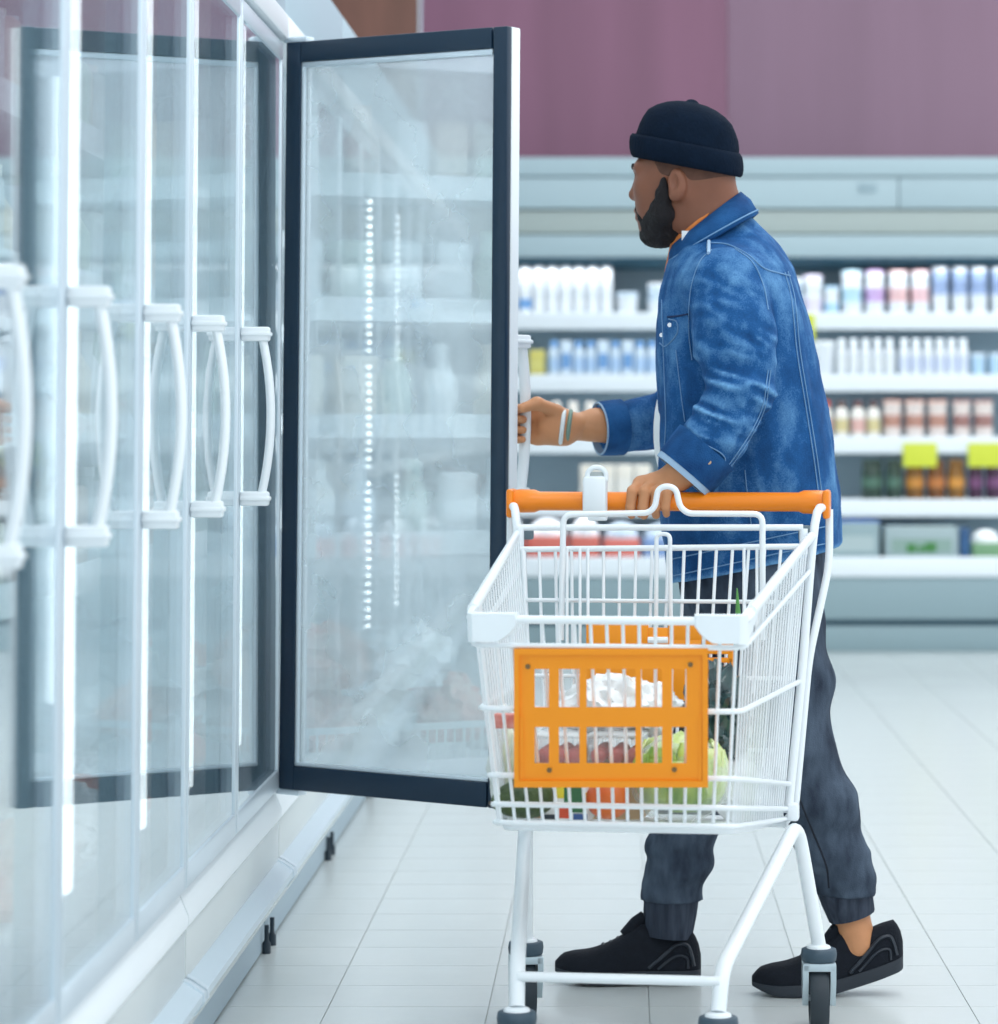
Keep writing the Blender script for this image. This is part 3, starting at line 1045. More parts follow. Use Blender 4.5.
# front uprights
for i in range(17):
    u = -0.94 + 1.88 * i / 16
    a, b = front(u, 0.0), front(u, 0.985)
    wire(basket, a + Vector((0, 0.006, 0)), b + Vector((0, 0.006, 0)), RW, M_wire)
# side uprights
for s in (-1, 1):
    for i in range(22):
        t = 0.03 + 0.94 * i / 21
        wire(basket, side(s, t, 0.0) - Vector((s * 0.006, 0, 0)), side(s, t, 0.985) - Vector((s * 0.006, 0, 0)), 0.0020, M_wire)
# bottom wires
for i in range(15):
    u = -0.93 + 1.86 * i / 14
    wire(basket, front(u, 0.0), rear(u, 0.0), RW, M_wire, 'floor_wire')
for t in (0.25, 0.5, 0.75, 1.0):
    wire(basket, side(-1, t, 0), side(1, t, 0), RT, M_wire, 'floor_wire')
# white corner bumpers at the front top corners
for s in (-1, 1):
    prof = []
    mb = MB()
    # front plate, rounded at its inner lower end, wrapping round onto the side
    c = front(s, 0.985)
    path = []
    for k in range(8):
        path.append((c + Vector((-s * (0.080 - 0.0104 * k), -0.012, 0)), 0.036 * math.sqrt(min(1, 0.05 + k / 3.2))))
    cr = 0.02
    for k in range(1, 6):
        a = (PI / 2) * k / 5
        path.append((c + Vector((s * (-0.016 + cr * math.sin(a)), -0.012 + cr * (1 - math.cos(a)), 0)), 0.037))
    dirv = (rear(s, 0.985) - c).normalized()
    base = path[-1][0]
    for k in range(1, 8):
        path.append((base + dirv * 0.018 * k + Vector((0, 0, 0)), 0.037 * (1 - k / 9.0) + 0.004))
    ring_o = []
    for p, hgt in path:
        ctr = Vector((c.x - s * 0.12, c.y + 0.12, p.z))
        inn = (ctr - p); inn.z = 0; inn.normalize()
        top = 0.010
        ring_o.append([p + Vector((0, 0, top)), p + inn * 0.012 + Vector((0, 0, top + 0.002)), p + inn * 0.012 + Vector((0, 0, -hgt)), p + inn * 0.002 + Vector((0, 0, -hgt))])
    mb.loft(ring_o)
    mb.build('corner_bumper', M_plast, basket, smooth=40)
    # white strip over the side top rail
    MB().tube([side(s, 0.08, 0.985) + Vector((0, 0, 0.004)), side(s, 0.55, 0.985) + Vector((0, 0, 0.004)), side(s, 0.98, 0.985) + Vector((0, 0, 0.004))], [0.010, 0.009, 0.007], 10).build('side_top_strip', M_wire, basket, smooth=60)

# orange front panel with two rows of five windows
A0, A1 = CL(515, 650, -0.775), CL(706, 786, -0.735)
PX = [515, 534.7, 549, 559, 579.5, 586.7, 635.4, 641, 662, 672, 686.5, 707]
PYR = [649.5, 669, 707, 727, 763, 786.5]
pan = empty('front_panel'); pan.parent = cart


def pp(px, py, dy):
    # the panel leans with the basket front
    v = (786.5 - py) / (786.5 - 649.5)
    return CL(px, py, -0.728 - 0.040 * v + dy)


mb = MB()


def slab(x0, x1, y0, y1, d0=0.0, d1=-0.014):
    vs = [pp(x0, y1, d0), pp(x1, y1, d0), pp(x1, y0, d0), pp(x0, y0, d0), pp(x0, y1, d1), pp(x1, y1, d1), pp(x1, y0, d1), pp(x0, y0, d1)]
    mb.add(vs, [(0, 1, 2, 3), (7, 6, 5, 4), (0, 4, 5, 1), (1, 5, 6, 2), (2, 6, 7, 3), (3, 7, 4, 0)])


ys = PYR
for (ya, yb) in ((ys[0], ys[1]), (ys[2], ys[3]), (ys[4], ys[5])):
    slab(PX[0], PX[-1], ya, yb)
for (ya, yb) in ((ys[1], ys[2]), (ys[3], ys[4])):
    for k in range(0, 12, 2):
        slab(PX[k], PX[k + 1], ya, yb)
mb.build('panel_plate', M_orange, pan, smooth=None)
# raised rim round the panel
mb = MB()
for (x0, x1, y0, y1) in ((514, 708, 648.5, 655), (514, 708, 781, 787.5), (514, 519, 655, 781), (702.5, 708, 655, 781)):
    slab(x0, x1, y0, y1, -0.0142, -0.019)
mb.build('panel_rim', M_orange, pan, smooth=None)
mb = MB()
slab(519.5, 523.5, 716, 781, -0.0142, -0.016); mb.build('panel_rib', M_orange, pan, smooth=None)
mb = MB()
slab(698.5, 702, 716, 781, -0.0142, -0.016); mb.build('panel_rib', M_orange, pan, smooth=None)
for (x, y) in ((528, 666.5), (690.5, 664.5), (549.5, 770), (674.5, 769.5)):
    c = pp(x, y, -0.0142)
    MB().tube([c, c + Vector((0, -0.003, 0))], 0.0042, 10).build('rivet', M_rivet, pan)

# handle bar
HYL = 0.10
ha, hb = CL(512, 502, HYL), CL(827, 501, HYL)
hz = (ha.z + hb.z) / 2
ha.z = hb.z = hz
dirx = (hb - ha).normalized()
MB().tube([ha, ha + dirx * 0.02, ha + dirx * 0.045, ha + dirx * 0.055, hb - dirx * 0.055, hb - dirx * 0.045, hb - dirx * 0.02, hb],
          [0.022, 0.023, 0.0225, 0.0185, 0.0185, 0.0225, 0.023, 0.022], 18).build('handle_bar', M_orange_s, cart, smooth=50)
for s, e in ((-1, ha), (1, hb)):
    MB().box((e.x - 0.007, e.y - 0.034, e.z - 0.032), (e.x + 0.007, e.y + 0.022, e.z + 0.024), bev=0.006).build('handle_end', M_orange_s, cart)

# rear frame tubes from the handle ends down to the chassis
for s in (-1, 1):
    e = hb if s > 0 else ha
    inn = [e + Vector((0, -0.012, -0.01)), rear(s, 0.99) + Vector((s * 0.004, 0.012, 0.02)), rear(s, 0.5) + Vector((s * 0.004, 0.004, 0)), rear(s, 0.02) + Vector((s * 0.002, 0, 0))]
    MB().tube(spline(inn, 5), 0.0085, 10).build('rear_post', M_wire, cart, smooth=60)
    out = [e + Vector((s * 0.004, 0.006, -0.014)), e + Vector((s * 0.004, 0.004, -0.12)), rear(s, 0.55) + Vector((s * 0.012, 0.045, 0)), rear(s, 0.02) + Vector((s * 0.012, 0.040, -0.0)), rear(s, 0.0) + Vector((-s * 0.01, 0.02, -0.015))]
    MB().tube(fillet(out, 0.04), 0.0075, 10).build('rear_brace', M_wire, cart, smooth=60)
    # grey pivot clip and the white hook beside it
    g = rear(s, 0.99) + Vector((-s * 0.012, 0.02, 0.005))
    MB().box((g.x - 0.016, g.y - 0.008, g.z - 0.018), (g.x + 0.016, g.y + 0.008, g.z + 0.012), bev=0.004).build('pivot_clip', M_grey, cart)
    q = CL(804 if s > 0 else 521, 540, 0.03)
    MB().tube([q + Vector((0, -0.012, -0.026)), q + Vector((0, -0.012, 0.022))], 0.008, 10).build('pivot_hook', M_wire, cart, smooth=60)

# rear gate with child seat
gate = empty('rear_gate'); gate.parent = cart
GY = 0.02


def G(px, py, y=GY):
    return CL(px, py, y)


MB().tube([G(518, 527.5), G(803, 527.5)], 0.0062, 10).build('gate_rail', M_wire, gate, smooth=60)
MB().tube([G(520, 549.5, 0.0), G(802, 546.5, 0.0)], 0.0058, 10).build('gate_rail', M_wire, gate, smooth=60)
for i in range(18):
    px = 523 + (797 - 523) * i / 17
    top = G(px, 549, 0.0)
    bot = Vector((top.x * 0.88, -0.10, 0.50))
    wire(gate, top, bot, 0.0032 if i not in (0, 17) else 0.006, M_wire)
for zz in (0.80, 0.66, 0.53):
    t = (0.905 - zz) / (0.905 - 0.52)
    wire(gate, Vector((-0.265 * (1 - 0.10 * t), -0.10 * t, zz)), Vector((0.265 * (1 - 0.10 * t), -0.10 * t, zz)), 0.004, M_wire)
# seat back hoop with its bump
yh = -0.06
hoop = [CL(561, 640, yh), CL(563.5, 514.5, yh), CL(648, 513, yh), CL(655, 507, yh), CL(658, 489, yh), CL(667, 485.5, yh), CL(676, 489, yh), CL(680, 507, yh), CL(688, 513.5, yh), CL(762.5, 514, yh), CL(762.5, 640, yh)]
MB().tube(fillet(hoop, 0.018), 0.0058, 10).build('seat_hoop', M_wire, gate, smooth=60)
yh2 = -0.045
hoop = [CL(656, 640, yh2), CL(656.5, 546, yh2), CL(656.5, 534, yh2), CL(670, 534, yh2), CL(670, 546, yh2), CL(671, 640, yh2)]
MB().tube(fillet(hoop, 0.014), 0.0042, 10).build('seat_hook', M_wire, gate, smooth=60)
for px in (567, 580, 588, 744, 757):
    wire(gate, CL(px, 548, -0.05), CL(px, 650, -0.09), 0.003, M_wire)
# folded orange seat flap with slots at the right
mb = MB()


def sl2(x0, x1, y0, y1, y=-0.13, th=0.012):
    a, b = CL(x0, y1, y), CL(x1, y0, y)
    mb.box((a.x, y, a.z), (b.x, y + th, b.z), bev=0.0015)


sl2(586, 648, 622.5, 660); sl2(648, 668, 628, 660); sl2(668, 733, 622.5, 640)
sl2(668, 703, 640, 660)
sl2(586, 700, 660, 700)
for k in range(4):
    sl2(700, 733, 641 + k * 8.5, 645.5 + k * 8.5)
sl2(728, 733, 640, 674); sl2(700, 704, 640, 674)
mb.build('seat_flap', M_orange, gate)
MB().tube([CL(648, 640, -0.135), CL(668, 640, -0.135)], 0.006, 8).build('flap_clip', M_wire, gate)

# white reader / coin lock on the handle
cl = empty('coin_lock'); cl.parent = cart
c0 = CL(595, 497, HYL - 0.03)
mb = MB().box((c0.x - 0.024, c0.y - 0.012, CL(595, 514, HYL - .03).z), (c0.x + 0.024, c0.y + 0.012, CL(595, 476, HYL - .03).z), bev=0.009)
mb.build('lock_body', M_plast, cl)
zt = CL(595, 476, HYL - .03).z
arc = [(c0.x - 0.016, c0.y, zt - 0.004)] + [(c0.x + 0.003 - 0.0185 * math.cos(a), c0.y + 0.002, zt + 0.017 * math.sin(a)) for a in [PI * k / 10 for k in range(11)]] + [(c0.x + 0.021, c0.y, zt - 0.01)]
MB().tube(arc, 0.005, 8).build('lock_loop', M_plast, cl, smooth=60)
MB().box((c0.x - 0.012, c0.y + 0.002, zt - 0.003), (c0.x + 0.016, c0.y + 0.008, zt + 0.008), bev=0.002).build('lock_window', mat('lock_grey', (176, 182, 180), 0.4), cl)
MB().box((c0.x - 0.018, c0.y - 0.0135, c0.z - 0.033), (c0.x + 0.018, c0.y - 0.0125, c0.z - 0.030)).build('lock_slot', M_rubber, cl)
MB().box((c0.x - 0.014, c0.y - 0.006, c0.z - 0.046), (c0.x + 0.024, c0.y + 0.008, c0.z - 0.034), bev=0.003).build('lock_foot', M_plast, cl)

# chassis tubes
MR = 0.0135
RC = {1: Vector((0.296, 0.0, 0)), -1: Vector((-0.262, 0.0, 0))}
FC = {1: Vector((0.172, -0.665, 0)), -1: Vector((-0.168, -0.665, 0))}
CAPZ = 0.158
for s in (1, -1):
    j = rear(s, 0.0) + Vector((s * 0.020, 0.004, -0.006))
    rc, fc = RC[s], FC[s]
    pts = [Vector((rc.x, rc.y, CAPZ)), j + (Vector((rc.x, rc.y, CAPZ)) - j) * 0.25, j + Vector((0, -0.02, 0.008)), j + (Vector((fc.x + s * 0.004, fc.y + 0.03, 0.225)) - j) * 0.16,
           Vector((fc.x + s * 0.004, fc.y + 0.03, 0.225)), Vector((fc.x, fc.y, 0.20)), Vector((fc.x, fc.y, CAPZ))]
    pts = [pts[0], j + Vector((0, 0.0, 0.0)), pts[4], pts[6]]
    MB().tube(fillet(pts, 0.055, 7), MR, 14).build('chassis_leg', M_wire, cart, smooth=60)
    MB().box((j.x - 0.012 - s * 0.006, j.y - 0.024, j.z + 0.004), (j.x + 0.010 - s * 0.006, j.y + 0.010, j.z + 0.036), bev=0.005).build('leg_bracket', M_wire, cart)
    for c in (rc, fc):
        MB().lathe([(0.013, CAPZ + 0.001), (0.021, CAPZ - 0.002), (0.023, CAPZ - 0.006)], 16, c).build('leg_collar', M_wire, cart)
        cas = empty('caster', c); cas.parent = cart
        MB().lathe([(0.029, CAPZ - 0.032), (0.0325, CAPZ - 0.029), (0.034, CAPZ - 0.018), (0.0325, CAPZ - 0.008), (0.028, CAPZ - 0.006)], 20).build('caster_cap', M_cap, cas, smooth=60)
        rz = 0.15 if c is rc else 0.0
        cas.rotation_euler = (0, 0, 0.12 if s > 0 else 0.25)
        # fork: two cheeks and a bridge
        wr_ = 0.058
        fk = MB()
        for q in (-1, 1):
            prof = [(-0.030, CAPZ - 0.034), (0.030, CAPZ - 0.034), (0.030, 0.10), (0.018, 0.045), (-0.004, 0.045), (-0.030, 0.095)]
            fk.prism(prof, 'x', q * 0.0205, q * 0.0310)
        fk.box((-0.031, -0.030, CAPZ - 0.046), (0.031, 0.030, CAPZ - 0.031), bev=0.002)
        fk.build('caster_fork', M_fork, cas)
        prof = [(0.004, -0.011), (wr_ * 0.62, -0.012), (wr_ * 0.66, -0.0175), (wr_ * 0.93, -0.0175), (wr_ * 0.985, -0.011), (wr_, 0.0), (wr_ * 0.985, 0.011), (wr_ * 0.93, 0.0175), (wr_ * 0.66, 0.0175), (wr_ * 0.62, 0.012), (0.004, 0.011)]
        w = MB().lathe(prof, 28).build('wheel', M_rubber, cas, smooth=40)
        w.rotation_euler = (0, PI / 2, 0); w.location = (0, 0.005, wr_ + 0.001)
        ax = MB().tube([(-0.031, 0.005, wr_), (0.031, 0.005, wr_)], 0.006, 10).build('axle', M_fork, cas)
# low crossbar and under-basket frame
yb = FC[1].y + 0.012
zbx = CL(620, 979, yb).z
MB().tube([(FC[-1].x, yb, zbx), (FC[1].x + 0.002, yb, zbx)], 0.0085, 12).build('cross_bar', M_wire, cart, smooth=60)
zu = 0.452
MB().tube(fillet([(-0.21, -0.06, 0.392), (-0.205, -0.45, 0.434), (-0.19, -0.66, 0.458), (0.19, -0.66, 0.458), (0.205, -0.45, 0.434), (0.21, -0.06, 0.392)], 0.03), 0.0065, 10).build('under_frame', M_wire, cart, smooth=60)
MB().tube([rear(-1, 0) + Vector((0, 0, -0.010)), rear(1, 0) + Vector((0, 0, -0.010))], 0.006, 10).build('under_frame', M_wire, cart, smooth=60)

# ------------------------------------------------------------------ groceries in the cart (stand on the sloping basket floor)


def floor_z(y):
    t = (y + 0.70) / 0.67
    return 0.470 * (1 - t) + 0.385 * t + 0.006


def CW(x, y, z):
    return CM @ Vector((x, y, z))


# avocado
M_avo = mat('avocado_skin', (44, 66, 40), 0.45, rgb2=(78, 98, 50), vscale=30, bump=0.5, bscale=160)
p = CL(523, 806, -0.60)
mb = MB().lathe([(0, -0.052), (0.018, -0.050), (0.031, -0.040), (0.0375, -0.022), (0.038, -0.006), (0.033, 0.014), (0.026, 0.032), (0.018, 0.046), (0.008, 0.053), (0, 0.054)], 24)
av = mb.build('avocado', M_avo, None, smooth=180)
av.location = CW(p.x, -0.60, floor_z(-0.60) + 0.036)
av.rotation_euler = (0, math.radians(-98), math.radians(14))
av.scale = (0.98, 1.0, 1.02)
tag(av, 'dark green avocado lying at the front left of the cart', 'avocado')
MB().lathe([(0.004, 0.052), (0.005, 0.056), (0.003, 0.059)], 8).build('stem', mat('stem_brown', (70, 54, 34), 0.7), av)

# apple-like orange-red fruit
M_fruit = mat('peach_skin', (226, 120, 46), 0.4, rgb2=(196, 68, 40), vscale=9, vstretch=(1, 1, 0.5))
p = CL(608, 805, -0.61)
fr_ = empty('fruit', CW(p.x, -0.61, floor_z(-0.61)))
tag(fr_, 'orange-red round fruit on the cart floor below the orange panel', 'fruit')
R_ = 0.0375
prof = [(R_ * math.sin(a) * (1.0 + 0.05 * math.cos(a)), R_ * (1 - 0.94 * math.cos(a)) - 0.010 * math.exp(-((PI - a) / 0.35) ** 2)) for a in [PI * k / 20 for k in range(21)]]
MB().lathe(prof, 26).build('fruit_flesh', M_fruit, fr_, smooth=180)
MB().tube([(0, 0, R_ * 1.78), (0.003, 0.001, R_ * 2.0)], 0.002, 6).build('stem', mat('stem_brown', (70, 54, 34), 0.7), fr_)

# colourful drink carton lying between avocado and fruit
p = CL(569, 805, -0.57)
car = empty('juice_carton', CW(p.x, -0.57, floor_z(-0.57)), CPHI)
tag(car, 'small carton with yellow, green and red print between avocado and fruit', 'carton')
MB().box((-0.040, -0.03, 0), (0.040, 0.03, 0.075), bev=0.003).build('carton_body', mat('carton_white', (236, 238, 236), 0.45), car)
for (x0, x1, z0, z1, c) in [(-0.018, -0.004, 0.04, 0.07, (226, 206, 52)), (-0.004, 0.03, 0.016, 0.062, (52, 110, 70)), (-0.012, 0.006, 0.006, 0.026, (214, 80, 48)),
                            (0.012, 0.036, 0.004, 0.014, (56, 92, 150)), (-0.038, -0.02, 0.004, 0.012, (44, 52, 60)), (0.03, 0.038, 0.03, 0.05, (232, 190, 70))]:
    MB().box((x0, -0.0312, z0), (x1, -0.0302, z1)).build('print_patch', mat('print_%d_%d_%d' % c, c, 0.5), car)

# lettuce head
M_leaf = mat('lettuce_leaf', (200, 216, 100), 0.45, rgb2=(84, 134, 42), vscale=9, vstretch=(3, 3, 0.8), sub=0.15)
M_leaf2 = mat('lettuce_rib', (232, 236, 190), 0.45, rgb2=(172, 200, 84), vscale=11, vstretch=(3, 3, 0.8), sub=0.15)
LC = CL(681, 785, -0.56)
lz = floor_z(-0.56) + 0.083
lett = empty('lettuce', CW(LC.x, -0.56, lz))
tag(lett, 'pale green lettuce head in the right front of the cart', 'lettuce')
lr = (0.080, 0.075, 0.080)
crumple('heart', (0, 0, 0), (0.066, 0.062, 0.068), 0.12, 2.0, M_leaf2, sub=3, seed=3.3, flat=False, parent=lett)
rnd = random.Random(5)
for i in range(26):
    az = i * 2.399 + rnd.uniform(-0.2, 0.2)
    el0 = rnd.uniform(-0.95, -0.5)
    span = rnd.uniform(0.9, 1.5)
    wd = rnd.uniform(0.34, 0.5)
    grow = 0.93 + 0.09 * (i / 26)
    vs, fs = [], []
    nu, nv = 9, 7
    for a in range(nv):
        ta = a / (nv - 1)
        el = el0 + span * ta
        for b in range(nu):
            tb = -1 + 2 * b / (nu - 1)
            ww = wd * (0.35 + 0.9 * math.sin(PI * min(1, 0.15 + 0.75 * ta)))
            th = az + tb * ww / max(0.35, math.cos(el))
            ruf = 0.035 * math.sin(tb * 9 + ta * 7 + i) * abs(tb) * ta + 0.05 * (1 - abs(tb)) * (0.4 if abs(tb) < 0.2 else 0)
            r = grow + ruf + 0.10 * ta * ta * (0.3 + abs(tb) * 0.3)
            vs.append((lr[0] * r * math.cos(el) * math.cos(th), lr[1] * r * math.cos(el) * math.sin(th), lr[2] * r * math.sin(el)))
    for a in range(nv - 1):
        for b in range(nu - 1):
            fs.append((a * nu + b, a * nu + b + 1, (a + 1) * nu + b + 1, (a + 1) * nu + b))
    o = MB().add(vs, fs).build('leaf', M_leaf if i % 3 else M_leaf2, lett, smooth=180)
    sm = o.modifiers.new('thickness', 'SOLIDIFY'); sm.thickness = 0.0015


# clear and white bags
def mat_film(name, op, tint=(0.95, 0.97, 0.97), rough=0.15):
    m = bpy.data.materials.new(name); m.use_nodes = True
    nt = m.node_tree; nt.nodes.clear()
    N, L = nt.nodes.new, nt.links.new
    tr = N('ShaderNodeBsdfTransparent'); tr.inputs[0].default_value = (0.97, 0.98, 0.98, 1)
    df = N('ShaderNodeBsdfPrincipled'); df.inputs['Base Color'].default_value = (*tint, 1); df.inputs['Roughness'].default_value = rough
    lw = N('ShaderNodeLayerWeight'); lw.inputs[0].default_value = 0.35
    mr = N('ShaderNodeMapRange'); mr.inputs[3].default_value = op; mr.inputs[4].default_value = min(1, op + 0.5)
    mx = N('ShaderNodeMixShader'); o = N('ShaderNodeOutputMaterial')
    L(lw.outputs['Facing'], mr.inputs[0]); L(mr.outputs[0], mx.inputs[0]); L(tr.outputs[0], mx.inputs[1]); L(df.outputs[0], mx.inputs[2]); L(mx.outputs[0], o.inputs[0])
    return m


M_clear = mat_film('clear_film', 0.05)
M_milky = mat_film('milky_film', 0.75)
M_semi = mat_film('semi_film', 0.4)


def cart_bag(name, px, py, y, r, amp, m, lab, seed, freq=2.2, cat='bag'):
    q = CL(px, py, y)
    o = crumple(name, (0, 0, 0), r, amp, freq, m, sub=4, seed=seed, flat=False)
    o.location = CM @ q
    o.rotation_euler = (0, 0, CPHI)
    tag(o, lab, cat)
    return o


cart_bag('plastic_bag', 681, 779, -0.56, (0.088, 0.082, 0.076), 0.10, M_clear, 'clear plastic bag around the lettuce head', 7.7)
cart_bag('plastic_bag', 612, 706, -0.42, (0.095, 0.08, 0.052), 0.35, M_milky, 'white crumpled plastic bag behind the upper windows of the orange panel', 1.3)
cart_bag('plastic_bag', 655, 710, -0.40, (0.05, 0.06, 0.045), 0.35, M_milky, 'small white plastic bag right of the larger one', 5.9)
M_dkbag = mat('dark_green_film', (26, 46, 50), 0.12, spec=0.8, rgb2=(58, 86, 84), vscale=24)
cart_bag('plastic_bag', 716, 716, -0.36, (0.062, 0.08, 0.095), 0.45, M_dkbag, 'glossy dark green plastic bag above the lettuce at the right', 9.1, 2.6)
cart_bag('plastic_bag', 737, 790, -0.36, (0.042, 0.10, 0.062), 0.14, M_milky, 'white plastic bag behind the right side wires', 12.4)
cart_bag('plastic_bag', 508, 760, -0.50, (0.035, 0.06, 0.10), 0.25, M_semi, 'tall clear bag of salad at the left side of the cart', 15.2)
M_salad = mat('salad_green', (196, 208, 110), 0.5, rgb2=(226, 230, 180), vscale=22)
cart_bag('salad', 508, 770, -0.49, (0.026, 0.045, 0.075), 0.4, M_salad, 'pale green salad leaves inside the tall clear bag', 17.2, 3.0, 'salad')
q = CL(507, 721, -0.585)
o = MB().box((-0.024, -0.012, -0.012), (0.024, 0.012, 0.013), bev=0.004).build('paper_tag', mat('red_tag', (190, 90, 80), 0.5, rgb2=(222, 160, 150), vscale=60))
o.location = CM @ q; tag(o, 'red printed header card on top of the salad bag', 'tag')

# trays of red fruit in clear boxes
M_red = mat('tomato_red', (168, 44, 52), 0.3, rgb2=(196, 84, 72), vscale=18)
M_box = mat_film('clear_box', 0.16, rough=0.08)
tom = MB()
for k, (px0, lab) in enumerate([(564, 'clear box of red tomatoes behind the lower left panel windows'), (620, 'clear box of red tomatoes behind the wide lower panel window')]):
    q = CL(px0, 765, -0.46)
    zz = CL(px0, 763, -0.46).z
    bx = empty('tomato_box', CM @ Vector((q.x, -0.46, zz)), CPHI)
    tag(bx, lab, 'food box', 'tomato boxes')
    w2 = 0.043 if k == 0 else 0.048
    MB().box((-w2, -0.07, 0), (w2, 0.07, 0.058), bev=0.006).build('clear_tray', M_box, bx)
    MB().box((-w2 - 0.003, -0.073, 0.050), (w2 + 0.003, 0.073, 0.055), bev=0.002).build('tray_lid', M_box, bx)
    tme = MB().lathe([(0.0145 * math.sin(PI * i / 10), 0.0145 * (1 - math.cos(PI * i / 10))) for i in range(11)], 14).mesh('tomato', M_red, 180)
    for a in range(3):
        for b in range(4):
            o = link('tomato', tme, bx); o.location = (-w2 + 0.017 + a * (2 * w2 - 0.034) / 2, -0.05 + b * 0.031, 0.003)
# a box under the trays keeps them at that height
q = CL(590, 795, -0.44)
z0, z1 = floor_z(-0.44) + 0.006, CL(590, 763, -0.46).z - 0.002
cb = MB().box((-0.10, -0.085, 0), (0.10, 0.085, z1 - z0), bev=0.004).build('cardboard_box', mat('brown_card', (190, 160, 126), 0.7, var=0.05))
cb.location = CM @ Vector((q.x, -0.40, z0)); cb.rotation_euler = (0, 0, CPHI)
tag(cb, 'low brown cardboard box under the tomato boxes', 'box')
# spring onion sticking up at the right
q0, q1 = CL(737, 640, -0.30), CL(737, 588, -0.30)
o = MB().tube([q0, (q0 + q1) / 2 + Vector((0.002, 0, 0)), q1], [0.006, 0.005, 0.001], 8).build('spring_onion', mat('onion_green', (86, 150, 74), 0.5))
o.matrix_world = CM
tag(o, 'green onion leaf sticking up at the right of the cart', 'spring onion')

# ================================================================== THE SHOPPER
person = empty('person', (0.25, 6.12, 0))
tag(person, 'person in black beanie and blue denim jacket holding the fridge door and cart handle', 'person')


def pchild(name, me):
    o = link(name, me, person)
    o.matrix_parent_inverse = Matrix.Translation((-0.25, -6.12, 0))
    return o


def N3(v):
    return np.array(v, float)


M_skin = mat('skin', (132, 84, 63), 0.5, spec=0.4, var=0.10, vscale=14, sub=0.08, bump=0.05, bscale=220)
M_hand = mat('hand_skin', (202, 142, 100), 0.5, spec=0.4, var=0.08, vscale=18, sub=0.08, bump=0.06, bscale=200)
M_beard = mat('beard_hair', (24, 20, 24), 0.85, var=0.2, vscale=60, bump=0.8, bscale=400)
M_knit = mat('beanie_knit', (13, 26, 42), 0.95, spec=0.1, var=0.12, vscale=40, bump=0.35, bscale=260, bstretch=(1, 1, 0.35))

# ---- head frame
YM = 6.12
HC = P(684, 168, YM)
yaw = math.radians(24)
Fv = Vector((-math.cos(yaw), math.sin(yaw), 0))
Lv = Vector((-math.sin(yaw), -math.cos(yaw), 0))
Uv = Vector((0, 0, 1))
tilt = math.radians(2)
Fv2 = (Fv * math.cos(tilt) - Uv * math.sin(tilt)); Uv2 = (Uv * math.cos(tilt) + Fv * math.sin(tilt))


def H(f, l, u):
    return HC + Fv2 * f + Lv * l + Uv2 * u


RH = [[Fv2.x, Lv.x, Uv2.x], [Fv2.y, Lv.y, Uv2.y], [Fv2.z, Lv.z, Uv2.z]]   # columns are local axes

head = Field(HC + Vector((-0.16, -0.15, -0.27)), HC + Vector((0.18, 0.15, 0.15)), 0.0028)
NB = P(722, 250, YM)                       # neck base
head.ell(H(-0.012, 0, 0.022), (0.100, 0.078, 0.100), RH, 0.01)
head.ell(H(0.045, 0, -0.042), (0.062, 0.064, 0.085), RH, 0.03)
head.ell(H(0.036, 0, -0.092), (0.058, 0.056, 0.050), RH, 0.03)
head.ell(H(0.070, 0, -0.118), (0.030, 0.034, 0.026), RH, 0.02)
for s in (-1, 1):
    head.cone(H(0.099, s * 0.012, 0.006), H(0.078, s * 0.050, 0.004), 0.009, 0.010, 0.016)
    head.ell(H(0.066, s * 0.042, -0.038), (0.024, 0.022, 0.022), RH, 0.02)
    head.ell(H(0.098, s * 0.032, -0.014), (0.014, 0.016, 0.011), RH, 0.008, 'sub')
    head.ell(H(0.099, s * 0.013, -0.052), (0.011, 0.009, 0.009), RH, 0.008)
    # ear: rim, lobe and the hollow
    ec = H(-0.016, s * 0.079, -0.038)
    Re = RH
    head.ell(ec, (0.0185, 0.009, 0.030), RH, 0.008)
    head.ell(H(-0.010, s * 0.077, -0.062), (0.012, 0.008, 0.012), RH, 0.008)
    head.ell(H(-0.013, s * 0.090, -0.036), (0.0095, 0.012, 0.017), RH, 0.003, 'sub')
head.cone(H(0.097, 0, -0.004), H(0.110, 0, -0.046), 0.008, 0.0122, 0.010)
head.ell(H(0.111, 0, -0.048), (0.012, 0.013, 0.011), RH, 0.008)
head.ell(H(0.098, 0, -0.082), (0.014, 0.024, 0.0075), RH, 0.008)
head.ell(H(0.096, 0, -0.097), (0.014, 0.022, 0.008), RH, 0.008)
nb0 = H(-0.022, 0, -0.05)
head.cone(nb0, NB, 0.062, 0.064, 0.03)
head.cone(H(-0.058, 0, -0.03), P(727, 228, YM), 0.040, 0.046, 0.03)
head_pq = head.mesh('head', M_skin)

# ---- body core under the clothes (continuous with neck, arms and legs)
SHN, SHF = P(724, 276, 5.95), P(716, 276, 6.31)
ELN, WRN = P(738, 398, 5.86), P(684, 474, 5.845)
ELF, WRF = P(688, 430, 6.44), P(574, 427, 6.36)
HPN, HPF = P(764, 575, 6.03), P(742, 575, 6.21)
KNN, ANN = P(783, 738, 6.00), P(850, 915, 6.05)
KNF, ANF = P(700, 742, 6.20), P(670, 925, 6.17)
core = Field((-0.16, 5.70, 0.03), (0.62, 6.6, 1.66), 0.009)
core.cone(NB, P(735, 330, YM), 0.07, 0.12, 0.04)
core.cone(P(735, 330, YM), P(748, 520, YM), 0.115, 0.11, 0.04)
core.cone(SHN, SHF, 0.055, 0.055, 0.04)
core.chain([SHN, ELN, WRN], [0.05, 0.045, 0.03], 0.02)
core.chain([SHF, ELF, WRF], [0.05, 0.043, 0.029], 0.02)
core.chain([P(750, 540, YM), HPN, KNN, ANN], [0.1, 0.085, 0.055, 0.036], 0.03)
